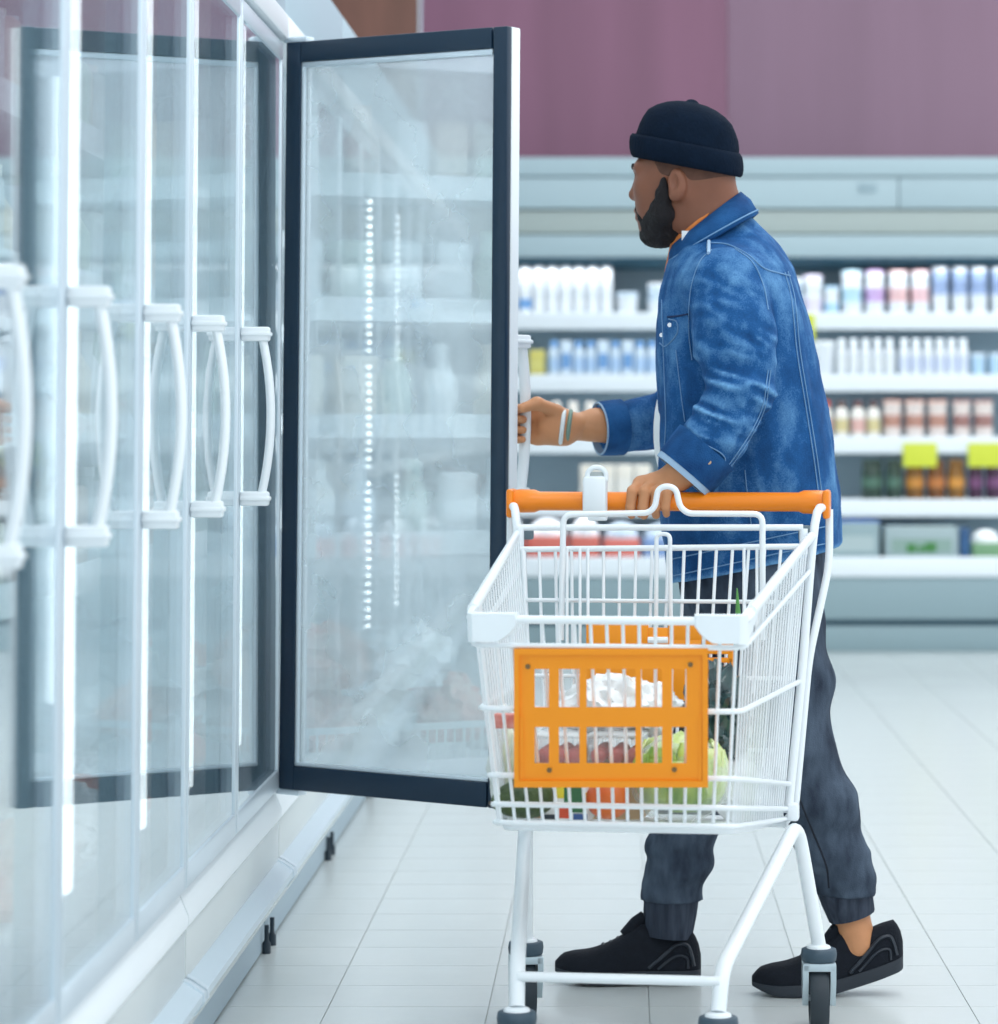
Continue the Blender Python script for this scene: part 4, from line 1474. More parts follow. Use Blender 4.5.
core.chain([P(750, 540, YM), HPF, KNF, ANF], [0.1, 0.085, 0.055, 0.036], 0.03)
core_pq = core.mesh('core', M_skin)
# bare ankle of the rear foot
ank = Field(ANN - Vector((0.08, 0.08, 0.10)), ANN + Vector((0.10, 0.08, 0.08)), 0.005)
ank.cone(P(848, 895, 6.05), P(858, 945, 6.05), 0.034, 0.037, 0.0)
ank_pq = ank.mesh('ankle', M_skin)

# ---- hands
# near hand lies over the cart handle: knuckles on top, fingers down its camera side
bar0, bar1 = CM @ ha, CM @ hb
bx = (bar1 - bar0).normalized()


def bar_at(px):
    t = (P(px, 500, 5.83).x - bar0.x) / (bar1.x - bar0.x)
    return bar0 + (bar1 - bar0) * t


BR = 0.0185
hand = Field((-0.02, 5.74, 0.92), (0.20, 5.94, 1.10), 0.0022)
fing = [(632, 0.0105, 1.02), (644.5, 0.0110, 1.08), (656.5, 0.0105, 1.02), (667, 0.0092, 0.88)]
knuck = []
yv = Vector((-bx.y, bx.x, 0))             # away from the camera, across the bar
for i, (px, r, ln) in enumerate(fing):
    c = bar_at(px)
    rr = BR + r * 0.85

    def on(a, k=1.0):
        a = math.radians(a)
        return c + (yv * math.cos(a) + Vector((0, 0, 1)) * math.sin(a)) * rr * k
    mcp = on(78, 1.28) + bx * (0.016 + 0.002 * i)
    pip = on(140, 1.16) + bx * (0.004)
    dip = on(205, 1.0)
    tip = on(205 + 48 * ln, 0.98)
    knuck.append(mcp)
    hand.cone(mcp, pip, r * 1.12, r * 1.02, 0.004)
    hand.cone(pip, dip, r * 1.02, r * 0.92, 0.003)
    hand.cone(dip, tip, r * 0.92, r * 0.80, 0.003)
wr = WRN + Vector((0.004, 0.0, 0.004))
for i, k in enumerate(knuck):
    hand.cone(k, wr + (k - knuck[1]) * 0.35 + Vector((0.0, 0.0, 0.0)), 0.0135, 0.0165, 0.012)
hand.cone(wr - Vector((0.012, 0, 0)), WRN + (ELN - WRN) * 0.28, 0.027, 0.031, 0.02, flat=((0, 1, 0), 0.95))
# thumb under the palm side, behind the bar
tb0 = wr + Vector((-0.01, 0.022, -0.012))
tb1 = bar_at(660) + yv * (BR + 0.010) + Vector((0, 0, -0.004))
tb2 = bar_at(640) + yv * (BR * 0.7 + 0.006) + Vector((0, 0, -BR - 0.004))
hand.chain([tb0, tb1, tb2], [0.014, 0.0125, 0.0105], 0.008)
hand_pq = hand.mesh('hand', M_hand)

# far hand closes round the open door's upright handle
OM = Matrix.Translation((HX, HY, 0)) @ Matrix.Rotation(ang, 4, 'Z')


def grip_c(z):
    t = (z - 1.15) / 0.155
    return OM @ Vector((W - 0.020, T + 0.040 + 0.018 * (1 - t * t), z))


hand2 = Field((-0.32, 6.20, 1.03), (-0.03, 6.46, 1.26), 0.0022)
zk = [P(530, y, 6.30).z for y in (409, 419.5, 430, 439.5)]
kn2 = []
wr2 = P(570, 427, 6.345)
for i, z in enumerate(zk):
    r = [0.0105, 0.0108, 0.0102, 0.0092][i]
    c = grip_c(z)
    rr = 0.013 + r

    def on2(a, k=1.0):
        a = math.radians(a)      # 0 = towards the wrist (+x), 90 = away from camera
        return c + Vector((math.cos(a), math.sin(a), 0)) * rr * k
    mcp = on2(48, 1.75) + Vector((0.006, 0.0, 0.003))
    pip = on2(125, 1.15)
    dip = on2(200, 0.98)
    tip = on2(268, 1.0) + Vector((0.002, 0, 0))
    kn2.append(mcp)
    hand2.cone(mcp, pip, r * 1.12, r, 0.004)
    hand2.cone(pip, dip, r, r * 0.92, 0.003)
    hand2.cone(dip, tip, r * 0.92, r * 0.8, 0.003)
for i, k in enumerate(kn2):
    hand2.cone(k, wr2 + (k - kn2[1]) * 0.5 + Vector((-0.008, -0.004, 0)), 0.015, 0.018, 0.014)
hand2.ell((wr2 + kn2[1]) / 2 + Vector((0.002, -0.016, -0.002)), (0.034, 0.020, 0.036), None, 0.02)
hand2.cone(wr2 - Vector((0.01, 0, 0)), P(596, 425, 6.38), 0.0265, 0.0315, 0.02, flat=((0, 1, 0), 1.12))
hand2.cone(P(596, 425, 6.38), P(618, 425, 6.40), 0.0315, 0.034, 0.02)
th0 = P(556, 411, 6.325)
th1 = P(537, 403.5, 6.298)
th2 = P(523, 408, 6.283)
hand2.chain([th0, th1, th2], [0.015, 0.0125, 0.0105], 0.010)
hand2_pq = hand2.mesh('hand2', M_hand)

body = pchild('body', pq_mesh('body', [head_pq, core_pq, hand_pq, hand2_pq, ank_pq], M_skin))
# warmer, lighter hands: second material slot by position
body.data.materials.append(M_hand)
nh = len(head_pq[1])
mi = np.zeros(len(body.data.polygons), np.int32)
mi[nh:] = 1
body.data.polygons.foreach_set('material_index', mi)

# eyes
hbv = BVHTree.FromPolygons([tuple(v) for v in head_pq[0]], [tuple(f) for f in head_pq[1]])


def face_pt(l, u, off=0.0):
    o = H(0.25, l, u)
    loc, nrm, i, t = hbv.ray_cast(o, -Fv2)
    return (loc if loc is not None else H(0.09, l, u)) + Fv2 * off


for s in (-1, 1):
    ey = face_pt(s * 0.033, -0.013) - Fv2 * 0.0085
    bm = bmesh.new(); bmesh.ops.create_uvsphere(bm, u_segments=14, v_segments=10, radius=0.0115)
    e = pchild('eye', MB().bm(bm).mesh('eye', mat('eye_white', (214, 208, 202), 0.2), 180)); e.location = ey
    bm = bmesh.new(); bmesh.ops.create_uvsphere(bm, u_segments=12, v_segments=8, radius=0.0062)
    e = pchild('iris', MB().bm(bm).mesh('iris', mat('iris', (34, 22, 18), 0.15), 180)); e.location = ey + Fv2 * 0.006
    br = [face_pt(s * l, u, 0.0005) for l, u in ((0.014, 0.005), (0.022, 0.009), (0.030, 0.011), (0.040, 0.010), (0.048, 0.006))]
    pchild('eyebrow', MB().tube(br, [q * (1 if s > 0 else 0.5) for q in (0.002, 0.003, 0.0035, 0.003, 0.0015)], 8).mesh('eyebrow', M_beard, 60))
    ld = [ey + Fv2 * 0.0105 * math.cos(q) + Lv * (0.0125 * math.sin(q)) + Uv2 * (0.0075 - 0.003 * abs(math.sin(q))) for q in (-1.1, -0.55, 0, 0.55, 1.1)]
    pchild('eyelid', MB().tube(ld, 0.0030, 8).mesh('eyelid', M_skin, 60))
# beard: sideburns, jaw, chin, moustache
bd = Field(HC + Vector((-0.16, -0.12, -0.22)), HC + Vector((0.08, 0.14, 0.04)), 0.0028)
for s in (-1, 1):
    bd.chain([H(0.016, s * 0.072, -0.030), H(0.019, s * 0.070, -0.060), H(0.024, s * 0.060, -0.098), H(0.050, s * 0.034, -0.130)], [0.007, 0.014, 0.021, 0.025], 0.012)
    bd.chain([H(0.034, s * 0.058, -0.088), H(0.066, s * 0.036, -0.112)], [0.019, 0.018], 0.015)
    bd.chain([H(0.1035, s * 0.004, -0.070), H(0.096, s * 0.024, -0.078), H(0.082, s * 0.036, -0.100)], [0.0045, 0.0055, 0.009], 0.006)
bd.ell(H(0.068, 0, -0.130), (0.033, 0.036, 0.029), RH, 0.015)
bd.ell(H(0.036, 0, -0.135), (0.042, 0.045, 0.022), RH, 0.02)
sl, x, y, z = bd.region(bd.lo, bd.lo + bd.h * bd.n)
bd.d = (bd.d + 0.004 * vnoise(x * 190 + 0 * y, y * 190, z * 120, 5)).astype(np.float32)
pchild('beard', pq_mesh('beard', [bd.mesh('beard', M_beard)], M_beard))
# short hair under the beanie at the nape and temple
hr = Field(HC + Vector((-0.10, -0.12, -0.12)), HC + Vector((0.14, 0.12, 0.06)), 0.003)
hr.ell(H(-0.014, 0, 0.014), (0.1015, 0.0800, 0.100), RH, 0.0)
sl, x, y, z = hr.region(hr.lo, hr.lo + hr.h * hr.n)
lx = (x - HC.x) * Fv2.x + (y - HC.y) * Fv2.y + (z - HC.z) * Fv2.z
lz_ = (x - HC.x) * Uv2.x + (y - HC.y) * Uv2.y + (z - HC.z) * Uv2.z
cut = np.maximum(-(lz_ - (-0.030 + 0.32 * (lx + 0.02))), lx - 0.045)
hr.d = np.maximum(hr.d, cut).astype(np.float32)
pchild('hair', pq_mesh('hair', [hr.mesh('hair', M_skin, 0)], mat('short_hair', (92, 62, 50), 0.9, var=0.2, vscale=60)))

# ---- beanie with folded brim
bean = []
SL = 0.245


def ring(rf, rl, h, f0=0.0, wob=0.0):
    out = []
    for k in range(48):
        a = 2 * PI * k / 48
        f, l = rf * math.cos(a) + f0, rl * math.sin(a)
        w = 1 + wob * math.sin(3 * a + h * 60)
        out.append(H(f * w - 0.006, l * w, SL * f + h))
    return out


dome = [(0.100, 0.080, 0.012), (0.1075, 0.0885, 0.030), (0.1085, 0.0895, 0.045), (0.1065, 0.0885, 0.058), (0.1025, 0.086, 0.074), (0.0955, 0.081, 0.091), (0.087, 0.073, 0.107), (0.071, 0.060, 0.120), (0.052, 0.045, 0.1295), (0.031, 0.028, 0.1355), (0.014, 0.013, 0.1375), (0.009, 0.008, 0.142), (0.002, 0.002, 0.144)]
mb = MB().loft([ring(a, b, h, f0=-0.17 * max(0, h - 0.035), wob=0.012 if 0.05 < h < 0.14 else 0) for a, b, h in dome])
bo = pchild('beanie', mb.mesh('beanie', M_knit, 180))
brim = [(0.104, 0.084, 0.006), (0.112, 0.092, 0.001), (0.1165, 0.0965, 0.006), (0.119, 0.099, 0.018), (0.119, 0.099, 0.032), (0.117, 0.097, 0.044), (0.112, 0.092, 0.0505), (0.106, 0.087, 0.047)]
mb = MB().loft([ring(a, b, h) for a, b, h in brim], cap=False)
br_ = link('brim', mb.mesh('brim', M_knit, 180), bo)

# ================================================================== CLOTHES
M_denim = bpy.data.materials.new('denim')
M_denim.use_nodes = True
nt = M_denim.node_tree
b = nt.nodes['Principled BSDF']
b.inputs['Roughness'].default_value = 0.85
b.inputs['Specular IOR Level'].default_value = 0.15
tc = nt.nodes.new('ShaderNodeTexCoord')
geo = nt.nodes.new('ShaderNodeNewGeometry')
n1 = nt.nodes.new('ShaderNodeTexNoise'); n1.inputs['Scale'].default_value = 9; n1.inputs['Detail'].default_value = 7; n1.inputs['Roughness'].default_value = 0.65
mp = nt.nodes.new('ShaderNodeMapping'); mp.inputs['Scale'].default_value = (1.0, 1.0, 0.7)
n2 = nt.nodes.new('ShaderNodeTexNoise'); n2.inputs['Scale'].default_value = 330; n2.inputs['Detail'].default_value = 2
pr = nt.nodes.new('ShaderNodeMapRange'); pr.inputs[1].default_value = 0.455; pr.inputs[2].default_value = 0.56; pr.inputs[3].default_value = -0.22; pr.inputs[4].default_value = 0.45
ad = nt.nodes.new('ShaderNodeMath'); ad.operation = 'ADD'
ad2 = nt.nodes.new('ShaderNodeMath'); ad2.operation = 'MULTIPLY_ADD'; ad2.inputs[1].default_value = 0.25; ad2.inputs[2].default_value = -0.125
rp = nt.nodes.new('ShaderNodeValToRGB')
rp.color_ramp.elements[0].position = 0.28; rp.color_ramp.elements[0].color = (*lin((13, 48, 92)), 1)  # low end darkened to put the shade of the folds into the colour
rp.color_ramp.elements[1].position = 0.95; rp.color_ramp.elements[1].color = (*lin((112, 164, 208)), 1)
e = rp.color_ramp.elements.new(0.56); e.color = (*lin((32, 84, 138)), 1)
L = nt.links.new
L(tc.outputs['Object'], mp.inputs[0]); L(mp.outputs[0], n1.inputs['Vector']); L(tc.outputs['Object'], n2.inputs['Vector'])
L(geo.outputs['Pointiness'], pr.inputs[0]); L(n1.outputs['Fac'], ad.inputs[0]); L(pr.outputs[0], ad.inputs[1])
L(n2.outputs['Fac'], ad2.inputs[0])
ad3 = nt.nodes.new('ShaderNodeMath'); ad3.operation = 'ADD'
L(ad.outputs[0], ad3.inputs[0]); L(ad2.outputs[0], ad3.inputs[1]); L(ad3.outputs[0], rp.inputs[0]); L(rp.outputs[0], b.inputs['Base Color'])
bp = nt.nodes.new('ShaderNodeBump'); bp.inputs['Strength'].default_value = 0.25; bp.inputs['Distance'].default_value = 0.002
L(n2.outputs['Fac'], bp.inputs['Height']); L(bp.outputs[0], b.inputs['Normal'])
M_denim2 = mat('denim_double', (40, 94, 148), 0.85, spec=0.15, rgb2=(20, 60, 108), vscale=16, bump=0.3, bscale=330)
M_thread = mat('pale_thread', (104, 146, 186), 0.8)
M_denim_in = mat('denim_inside', (150, 178, 204), 0.85, var=0.08, vscale=30)
M_button = mat('copper_button', (190, 160, 130), 0.35, metal=0.7)
M_jeans = mat('grey_jeans', (84, 97, 113), 0.9, spec=0.15, rgb2=(40, 48, 62), vscale=17, vstretch=(1.5, 1.5, 0.6), bump=0.2, bscale=320)
M_cuff = mat('jeans_cuff', (72, 80, 94), 0.9, spec=0.15, rgb2=(40, 46, 58), vscale=60, vstretch=(1, 1, 0.1), bump=0.6, bscale=90, bstretch=(1, 1, 0.05))

# ---- jacket
jk = Field((-0.13, 5.70, 0.80), (0.52, 6.62, 1.68), 0.0055)
prof = [(204, 708, 742, 0.045), (214, 702, 752, 0.060), (228, 690, 765, 0.088), (240, 680, 776, 0.115), (252, 672, 784, 0.155), (266, 665, 793, 0.188), (285, 661, 800, 0.205), (310, 659, 808, 0.210), (340, 658, 816, 0.208), (380, 659, 824, 0.203), (420, 659, 831, 0.200), (460, 659, 837, 0.200), (500, 661, 841, 0.203), (545, 665, 844, 0.205), (600, 668, 846, 0.205)]
zs = np.array([P(740, p[0], YM).z for p in prof])[::-1]
x0s = np.array([P(p[1], p[0], YM).x for p in prof])[::-1]
x1s = np.array([P(p[2], p[0], YM).x for p in prof])[::-1]
bs = np.array([p[3] for p in prof])[::-1]
sl, x, y, z = jk.region(jk.lo, jk.lo + jk.h * jk.n)
zz = z.ravel()
cx = ((np.interp(zz, zs, x0s) + np.interp(zz, zs, x1s)) / 2)[None, None, :]
aa = ((np.interp(zz, zs, x1s) - np.interp(zz, zs, x0s)) / 2)[None, None, :]
bb = np.interp(zz, zs, bs)[None, None, :]
ex = 2.35
qq = (np.abs((x - cx) / aa) ** ex + np.abs((y - YM) / bb) ** ex) ** (1 / ex)
tors = (qq - 1) * np.minimum(aa, bb)
tors = np.maximum(tors, z - zs[-1])
# soft vertical drape, stronger low down at the back
tors = tors + 0.016 * vnoise(x * 11 + z * 1.5, y * 11, z * 3.0 + x * 2, 3) + 0.009 * vnoise(x * 22 - z * 6, y * 20, z * 9, 9)
tors = tors + 0.012 * np.abs(vnoise(x * 20 + z * 5, y * 14, z * 5, 13)) + 0.004 * vnoise(x * 40, y * 40, z * 30, 15)
jk.d = tors.astype(np.float32)
# shoulder yoke roundness and sleeves
jk.cone(P(727, 287, 6.01), P(726, 290, 5.955), 0.078, 0.078, 0.04)
jk.cone(P(720, 286, 6.23), P(718, 290, 6.29), 0.078, 0.076, 0.04)
jk2 = Field((-0.13, 5.70, 0.80), (0.52, 6.62, 1.68), 0.0055)
sleeve = [P(726, 288, 5.935), P(733, 335, 5.890), P(741, 392, 5.862), P(716, 436, 5.848), P(690, 467, 5.845)]
srad = [0.081, 0.079, 0.067, 0.062, 0.0605]
for i in range(4):
    jk2.cone(sleeve[i], sleeve[i + 1], srad[i], srad[i + 1], 0.015)
sl, x, y, z = jk2.region(jk2.lo, jk2.lo + jk2.h * jk2.n)
# creases: rings across the sleeve gathering at the elbow crook
el = P(722, 392, 5.80)
de = np.sqrt((x - el.x) ** 2 + (y - el.y) ** 2 + (z - el.z) ** 2)
env = np.exp(-(de / 0.13) ** 2)
wp = 0.02 * vnoise(x * 12, y * 12, z * 12, 21)
ac = (z - el.z) * 0.92 + (x - el.x) * 0.40 + wp
al = (x - el.x) * 0.92 - (z - el.z) * 0.40
fold = 1.6 - 6.5 * np.abs(vnoise(al * 9, y * 5, ac * 34, 23)) - 3.0 * np.abs(vnoise(al * 14 + 3, y * 7, ac * 62, 27))
jk2.d = (jk2.d + -0.0052 * (env + 0.18) * fold + 0.010 * vnoise((x + z * 0.5) * 14, y * 8, (z - x * 0.4) * 18, 31)
         + 0.006 * vnoise((x - z) * 30, y * 20, (z + x) * 30, 33)).astype(np.float32)
# cut the sleeve at the cuff
cdir = N3((sleeve[4] - sleeve[3]).normalized()); ce = N3(sleeve[4])
jk2.d = np.maximum(jk2.d, ((x - ce[0]) * cdir[0] + (y - ce[1]) * cdir[1] + (z - ce[2]) * cdir[2])).astype(np.float32)
jk.put(tuple(slice(None) for _ in range(3)), jk2.d, 0.010)
# far sleeve
jk3 = Field((-0.13, 5.70, 0.80), (0.52, 6.62, 1.68), 0.0055)
fs_ = [P(718, 290, 6.31), P(700, 360, 6.40), P(682, 416, 6.44), P(640, 424, 6.42), P(604, 428.5, 6.39)]
fr_r = [0.082, 0.072, 0.062, 0.055, 0.0515]
for i in range(4):
    jk3.cone(fs_[i], fs_[i + 1], fr_r[i], fr_r[i + 1], 0.015)
jk3.d = (jk3.d + 0.010 * vnoise(x * 20, y * 8, z * 14, 41) + 0.005 * vnoise(x * 34, y * 20, z * 30, 43)).astype(np.float32)
cdir2 = N3((P(604, 430, 6.39) - P(640, 422, 6.42)).normalized()); ce2 = N3(P(602, 428.5, 6.39))
jk3.d = np.maximum(jk3.d, ((x - ce2[0]) * cdir2[0] + (y - ce2[1]) * cdir2[1] + (z - ce2[2]) * cdir2[2])).astype(np.float32)
jk.put(tuple(slice(None) for _ in range(3)), jk3.d, 0.010)
# hem: rises towards the back
hf, hb_ = P(662, 583, YM), P(840, 545, YM)
slope = (hb_.z - hf.z) / (hb_.x - hf.x)
jk.d = np.maximum(jk.d, ((hf.z + slope * (x - hf.x)) - z)).astype(np.float32)
# neck opening
jk.cone(P(694, 205, YM), P(716, 236, YM), 0.060, 0.052, 0.004, op='sub')
jpos, jq = jk.mesh('denim_jacket', M_denim)
jacket = pchild('denim_jacket', pq_mesh('denim_jacket', [(jpos, jq)], M_denim))
jbvh = BVHTree.FromPolygons([tuple(v) for v in jpos], [tuple(f) for f in jq])
CAMP = Vector((0, 0, CAM_H))


def hit(px, py, off=0.001):
    d = (P(px, py, 6.0) - CAMP).normalized()
    loc, nrm, i, t = jbvh.ray_cast(CAMP, d)
    if loc is None:
        return None
    if nrm.dot(d) > 0:
        nrm = -nrm
    return loc + nrm * off


def seam(pts, r=0.0016, m=M_thread, name='seam', dbl=0.0, n=8):
    """thread line laid on the jacket's surface along a pixel path"""
    base = spline([Vector((a, b_, 0)) for a, b_ in pts], n)
    for sgn in ((-1, 1) if dbl else (0,)):
        run = []
        for i, q in enumerate(base):
            t = (base[min(i + 1, len(base) - 1)] - base[max(i - 1, 0)]).normalized()
            h_ = hit(q.x - t.y * dbl * sgn, q.y + t.x * dbl * sgn)
            if h_ is not None and (not run or (h_ - run[-1]).length < 0.04):
                run.append(h_)
        if len(run) > 2:
            o = link(name, MB().tube(run, r, 6).mesh(name, m, 60), jacket)


seam([(786, 272), (793, 300), (798, 350), (806, 400), (814, 450), (820, 495)], dbl=1.6, r=0.0013)           # back panel seam
seam([(709, 243), (728, 245), (748, 255), (763, 268), (778, 273), (790, 276)], dbl=0)                      # yoke
seam([(712, 250), (700, 262), (691, 290), (689, 330), (692, 360)], dbl=0, r=0.0011)                        # front armhole
seam([(735, 249), (752, 262), (763, 285), (768, 310)], dbl=0, r=0.0013)                                    # back armhole
seam([(769, 370), (764, 405), (752, 432), (735, 458), (724, 472)], dbl=1.3, r=0.0011)                      # sleeve seam
seam([(683, 436), (700, 443), (724, 456), (721, 478)], r=0.0014)                                           # cuff edge
seam([(662, 300), (664, 360), (666, 420), (664, 455)], r=0.0011)                                           # placket
seam([(676, 350), (682, 400), (686, 428)], r=0.0010)
seam([(668, 317), (678, 316), (688, 314)], r=0.0018, m=mat('dark_thread', (20, 44, 84), 0.9))
seam([(669, 319), (677, 322), (677, 334), (666, 346), (660, 343)], r=0.0013)                               # pocket flap
seam([(745, 470), (748, 500), (752, 530)], r=0.0010)
seam([(668, 577), (720, 566), (780, 553), (838, 541)], r=0.0012)                                          # waistband
seam([(668, 560), (720, 549), (780, 536), (838, 524)], r=0.0012)
for (px, py) in ((670, 325), (662, 335), (709, 462)):
    h_ = hit(px, py, 0.001)
    if h_ is not None:
        link('button', MB().tube([h_, h_ + Vector((0, -0.003, 0))], 0.0045, 12).mesh('button', M_button if px > 700 else mat('steel_button', (226, 232, 236), 0.3, metal=0.5), 40), jacket)
# shoulder tab
t0 = hit(709, 242, 0.002); t1 = hit(709, 254, 0.002)
if t0 and t1:
    link('shoulder_tab', MB().tube([t0, (t0 + t1) / 2, t1], [0.0035, 0.004, 0.0035], 8).mesh('shoulder_tab', M_denim_in, 60), jacket)


# turned-back cuffs
def cuff(c0, c1, r0, r1, nm, band=0.0, inside=True):
    c0, c1 = Vector(c0), Vector(c1)
    d = (c1 - c0).normalized()
    up = Vector((0, 0, 1)) - d * d.z
    up.normalize()
    wv = d.cross(up)

    def rg(c, r, n=26):
        return [c + (up * math.cos(2 * PI * k / n) + wv * math.sin(2 * PI * k / n) * 0.98) * r * (1 + 0.02 * math.sin(3 * 2 * PI * k / n)) for k in range(n)]
    mb = MB().loft([rg(c0, r0 * 0.97), rg(c0, r0), rg(c0 + (c1 - c0) * 0.5, (r0 + r1) / 2 * 1.01), rg(c1, r1), rg(c1, r1 * 0.93), rg(c0 + (c1 - c0) * 0.4, r0 * 0.90)], cap=False)
    o = link(nm, mb.mesh(nm, M_denim2, 50), jacket)
    if inside:
        mb = MB().loft([rg(c1 - d * 0.004, r1 * 0.985), rg(c1 + d * band, r1 * 0.985), rg(c1 + d * band, r1 * 0.92), rg(c0 + (c1 - c0) * 0.5, r0 * 0.84)], cap=False)
        link('cuff_lining', mb.mesh('cuff_lining', M_denim_in, 50), o)


cuff(sleeve[3] + (sleeve[4] - sleeve[3]) * 0.35, sleeve[4] + (sleeve[4] - sleeve[3]).normalized() * 0.012, 0.0685, 0.0650, 'sleeve_cuff', band=0.012)
# pale turned edge on the near cuff's front
MBc = sleeve[4] + (sleeve[4] - sleeve[3]).normalized() * 0.010
cuff(P(622, 427, 6.405), P(600, 428.5, 6.388), 0.0600, 0.0575, 'sleeve_cuff', band=0.003)

# collar
c_up, c_lo = P(706, 222, YM), P(713, 237, YM)


def cring(c, A, B, tz, n=40, lift=0.0):
    out = []
    for k in range(n):
        a = 2 * PI * k / n
        out.append(Vector((c.x + A * math.cos(a), c.y + B * math.sin(a), c.z + tz * math.cos(a) + lift)))
    return out


mb = MB().loft([cring(c_lo, 0.086, 0.112, 0.052, lift=-0.010), cring(c_lo, 0.094, 0.122, 0.053, lift=-0.004), cring((c_lo + c_up) / 2, 0.084, 0.100, 0.056, lift=0.006), cring(c_up, 0.072, 0.076, 0.056, lift=0.006), cring(c_up, 0.064, 0.068, 0.054, lift=0.002), cring(c_up, 0.064, 0.068, 0.052, lift=-0.03)], cap=False)
col = link('collar', mb.mesh('collar', M_denim2, 180), jacket)
for lift, rr in ((0.001, 1.0),):
    link('seam', MB().tube(cring(c_lo, 0.0925, 0.119, 0.053, lift=0.0015), 0.0016, 6, closed=True).mesh('seam', M_thread, 60), jacket)
# orange T-shirt neckband inside the collar, white patch, orange patch at the throat
tee = pchild('tee_shirt', MB().tube(cring(c_up, 0.060, 0.063, 0.052, lift=0.010), 0.0065, 8, closed=True).mesh('tee_shirt', mat('orange_tee', (214, 126, 62), 0.8), 60))
hp = hit(687, 237, 0.004)
if hp is None:
    hp = P(687, 237, 6.02)
link('neck_label', MB().box((hp.x - 0.008, hp.y - 0.008, hp.z - 0.010), (hp.x + 0.008, hp.y - 0.004, hp.z + 0.010), bev=0.001).mesh('neck_label', mat('white_patch', (226, 230, 232), 0.6), 40), jacket)
pt = Field(P(680, 256, YM) - Vector((0.12, 0.1, 0.12)), P(680, 256, YM) + Vector((0.12, 0.1, 0.12)), 0.004)
pt.cone(P(690, 244, YM), P(680, 272, YM), 0.040, 0.032, 0.0)
link('tee_front', pq_mesh('tee_front', [pt.mesh('t', M_skin)], mat('orange_tee', (214, 126, 62), 0.8)), tee)
# white shirt showing past the jacket's front edge
wt = Field(P(660, 435, YM) - Vector((0.08, 0.18, 0.16)), P(660, 435, YM) + Vector((0.08, 0.18, 0.16)), 0.005)
wt.ell(P(668, 432, 6.16), (0.030, 0.11, 0.098), None, 0.0)
pchild('white_shirt', pq_mesh('white_shirt', [wt.mesh('t', M_skin)], mat('white_cotton', (238, 242, 244), 0.8)))

# ---- wristbands on the far wrist
for px, c, nm in ((562.5, (226, 232, 232), 'white'), (569, (120, 146, 132), 'green')):
    c0 = P(px, 427, 6.335 + (px - 562) * 0.0012)
    pts = [c0 + Vector((0.004 * math.sin(a), 0.0305 * math.cos(a), 0.0335 * math.sin(a))) for a in [2 * PI * k / 28 for k in range(28)]]
    o = pchild('wristband', MB().tube(pts, 0.0048, 8, closed=True).mesh('wristband', mat('band_' + nm, c, 0.5), 60))
    o['label'] = nm + ' rubber wristband'

# ---- jeans
jn = Field((0.0, 5.80, 0.04), (0.62, 6.45, 1.02), 0.0055)
jn.chain([P(750, 525, YM), P(752, 575, YM)], [0.165, 0.16], 0.03, flat=((1, 0, 0), 1.06))
near = [P(766, 570, 6.04), P(785, 680, 6.005), P(792, 745, 6.00), P(818, 800, 6.01), P(838, 862, 6.035), P(847, 893, 6.045)]
nr = [0.108, 0.092, 0.080, 0.072, 0.063, 0.061]
far = [P(744, 570, 6.20), P(712, 680, 6.20), P(702, 745, 6.20), P(692, 800, 6.19), P(681, 858, 6.175), P(672, 895, 6.17)]
frr = [0.108, 0.090, 0.080, 0.072, 0.065, 0.064]
jn.chain(near, nr, 0.02)
jn.chain(far, frr, 0.02)
sl, x, y, z = jn.region(jn.lo, jn.lo + jn.h * jn.n)
low = 1 / (1 + np.exp((z - 0.36) / 0.05))
jn.d = (jn.d + 0.012 * vnoise(x * 9, y * 9, z * 16, 51) + 0.030 * low * vnoise(x * 8 + z * 8, y * 9, z * 26 - x * 6, 53)
        + 0.006 * low * vnoise(x * 26, y * 24, z * 60, 57)).astype(np.float32)
# end the legs at the cuffs
zc = P(850, 897, 6.05).z
jn.d = np.maximum(jn.d, np.where(x < 0.27, 0.166, 0.197) - z).astype(np.float32)
jeans = pchild('jeans', pq_mesh('jeans', [jn.mesh('jeans', M_jeans)], M_jeans))


def ankle_cuff(a, b, r0, r1):
    d = (b - a).normalized()
    up = Vector((0, 1, 0)); up = (up - d * d.y).normalized()
    w_ = d.cross(up)

    def rg(c, r):
        return [c + (up * math.cos(2 * PI * k / 36) + w_ * math.sin(2 * PI * k / 36)) * r * (1 + (0.014 if k % 2 else -0.01)) for k in range(36)]
    mb = MB().loft([rg(a, r0 * 0.9), rg(a, r0), rg((a + b) / 2, (r0 + r1) / 2 * 1.03), rg(b, r1), rg(b, r1 * 0.9), rg(a, r0 * 0.86)], cap=False)
    link('ankle_cuff', mb.mesh('ankle_cuff', M_cuff, 40), jeans)


ankle_cuff(P(842, 880, 6.045), P(852, 916, 6.05), 0.055, 0.0465)
ankle_cuff(P(672, 890, 6.17), P(668, 936, 6.17), 0.056, 0.0485)
# side seam of the near leg
jb = BVHTree.FromPolygons([v.co[:] for v in jeans.data.vertices], [tuple(p.vertices) for p in jeans.data.polygons])
run = []
for q in spline([Vector((800, 800, 0)), Vector((812, 830, 0)), Vector((826, 865, 0)), Vector((829, 888, 0))], 6):
    d = (P(q.x, q.y, 6.0) - CAMP).normalized()
    loc, nrm, i, t = jb.ray_cast(CAMP, d)
    if loc is not None:
        run.append(loc)
if len(run) > 2:
    link('leg_seam', MB().tube(run, 0.0022, 6).mesh('leg_seam', mat('jeans_seam', (28, 34, 46), 0.9), 60), jeans)

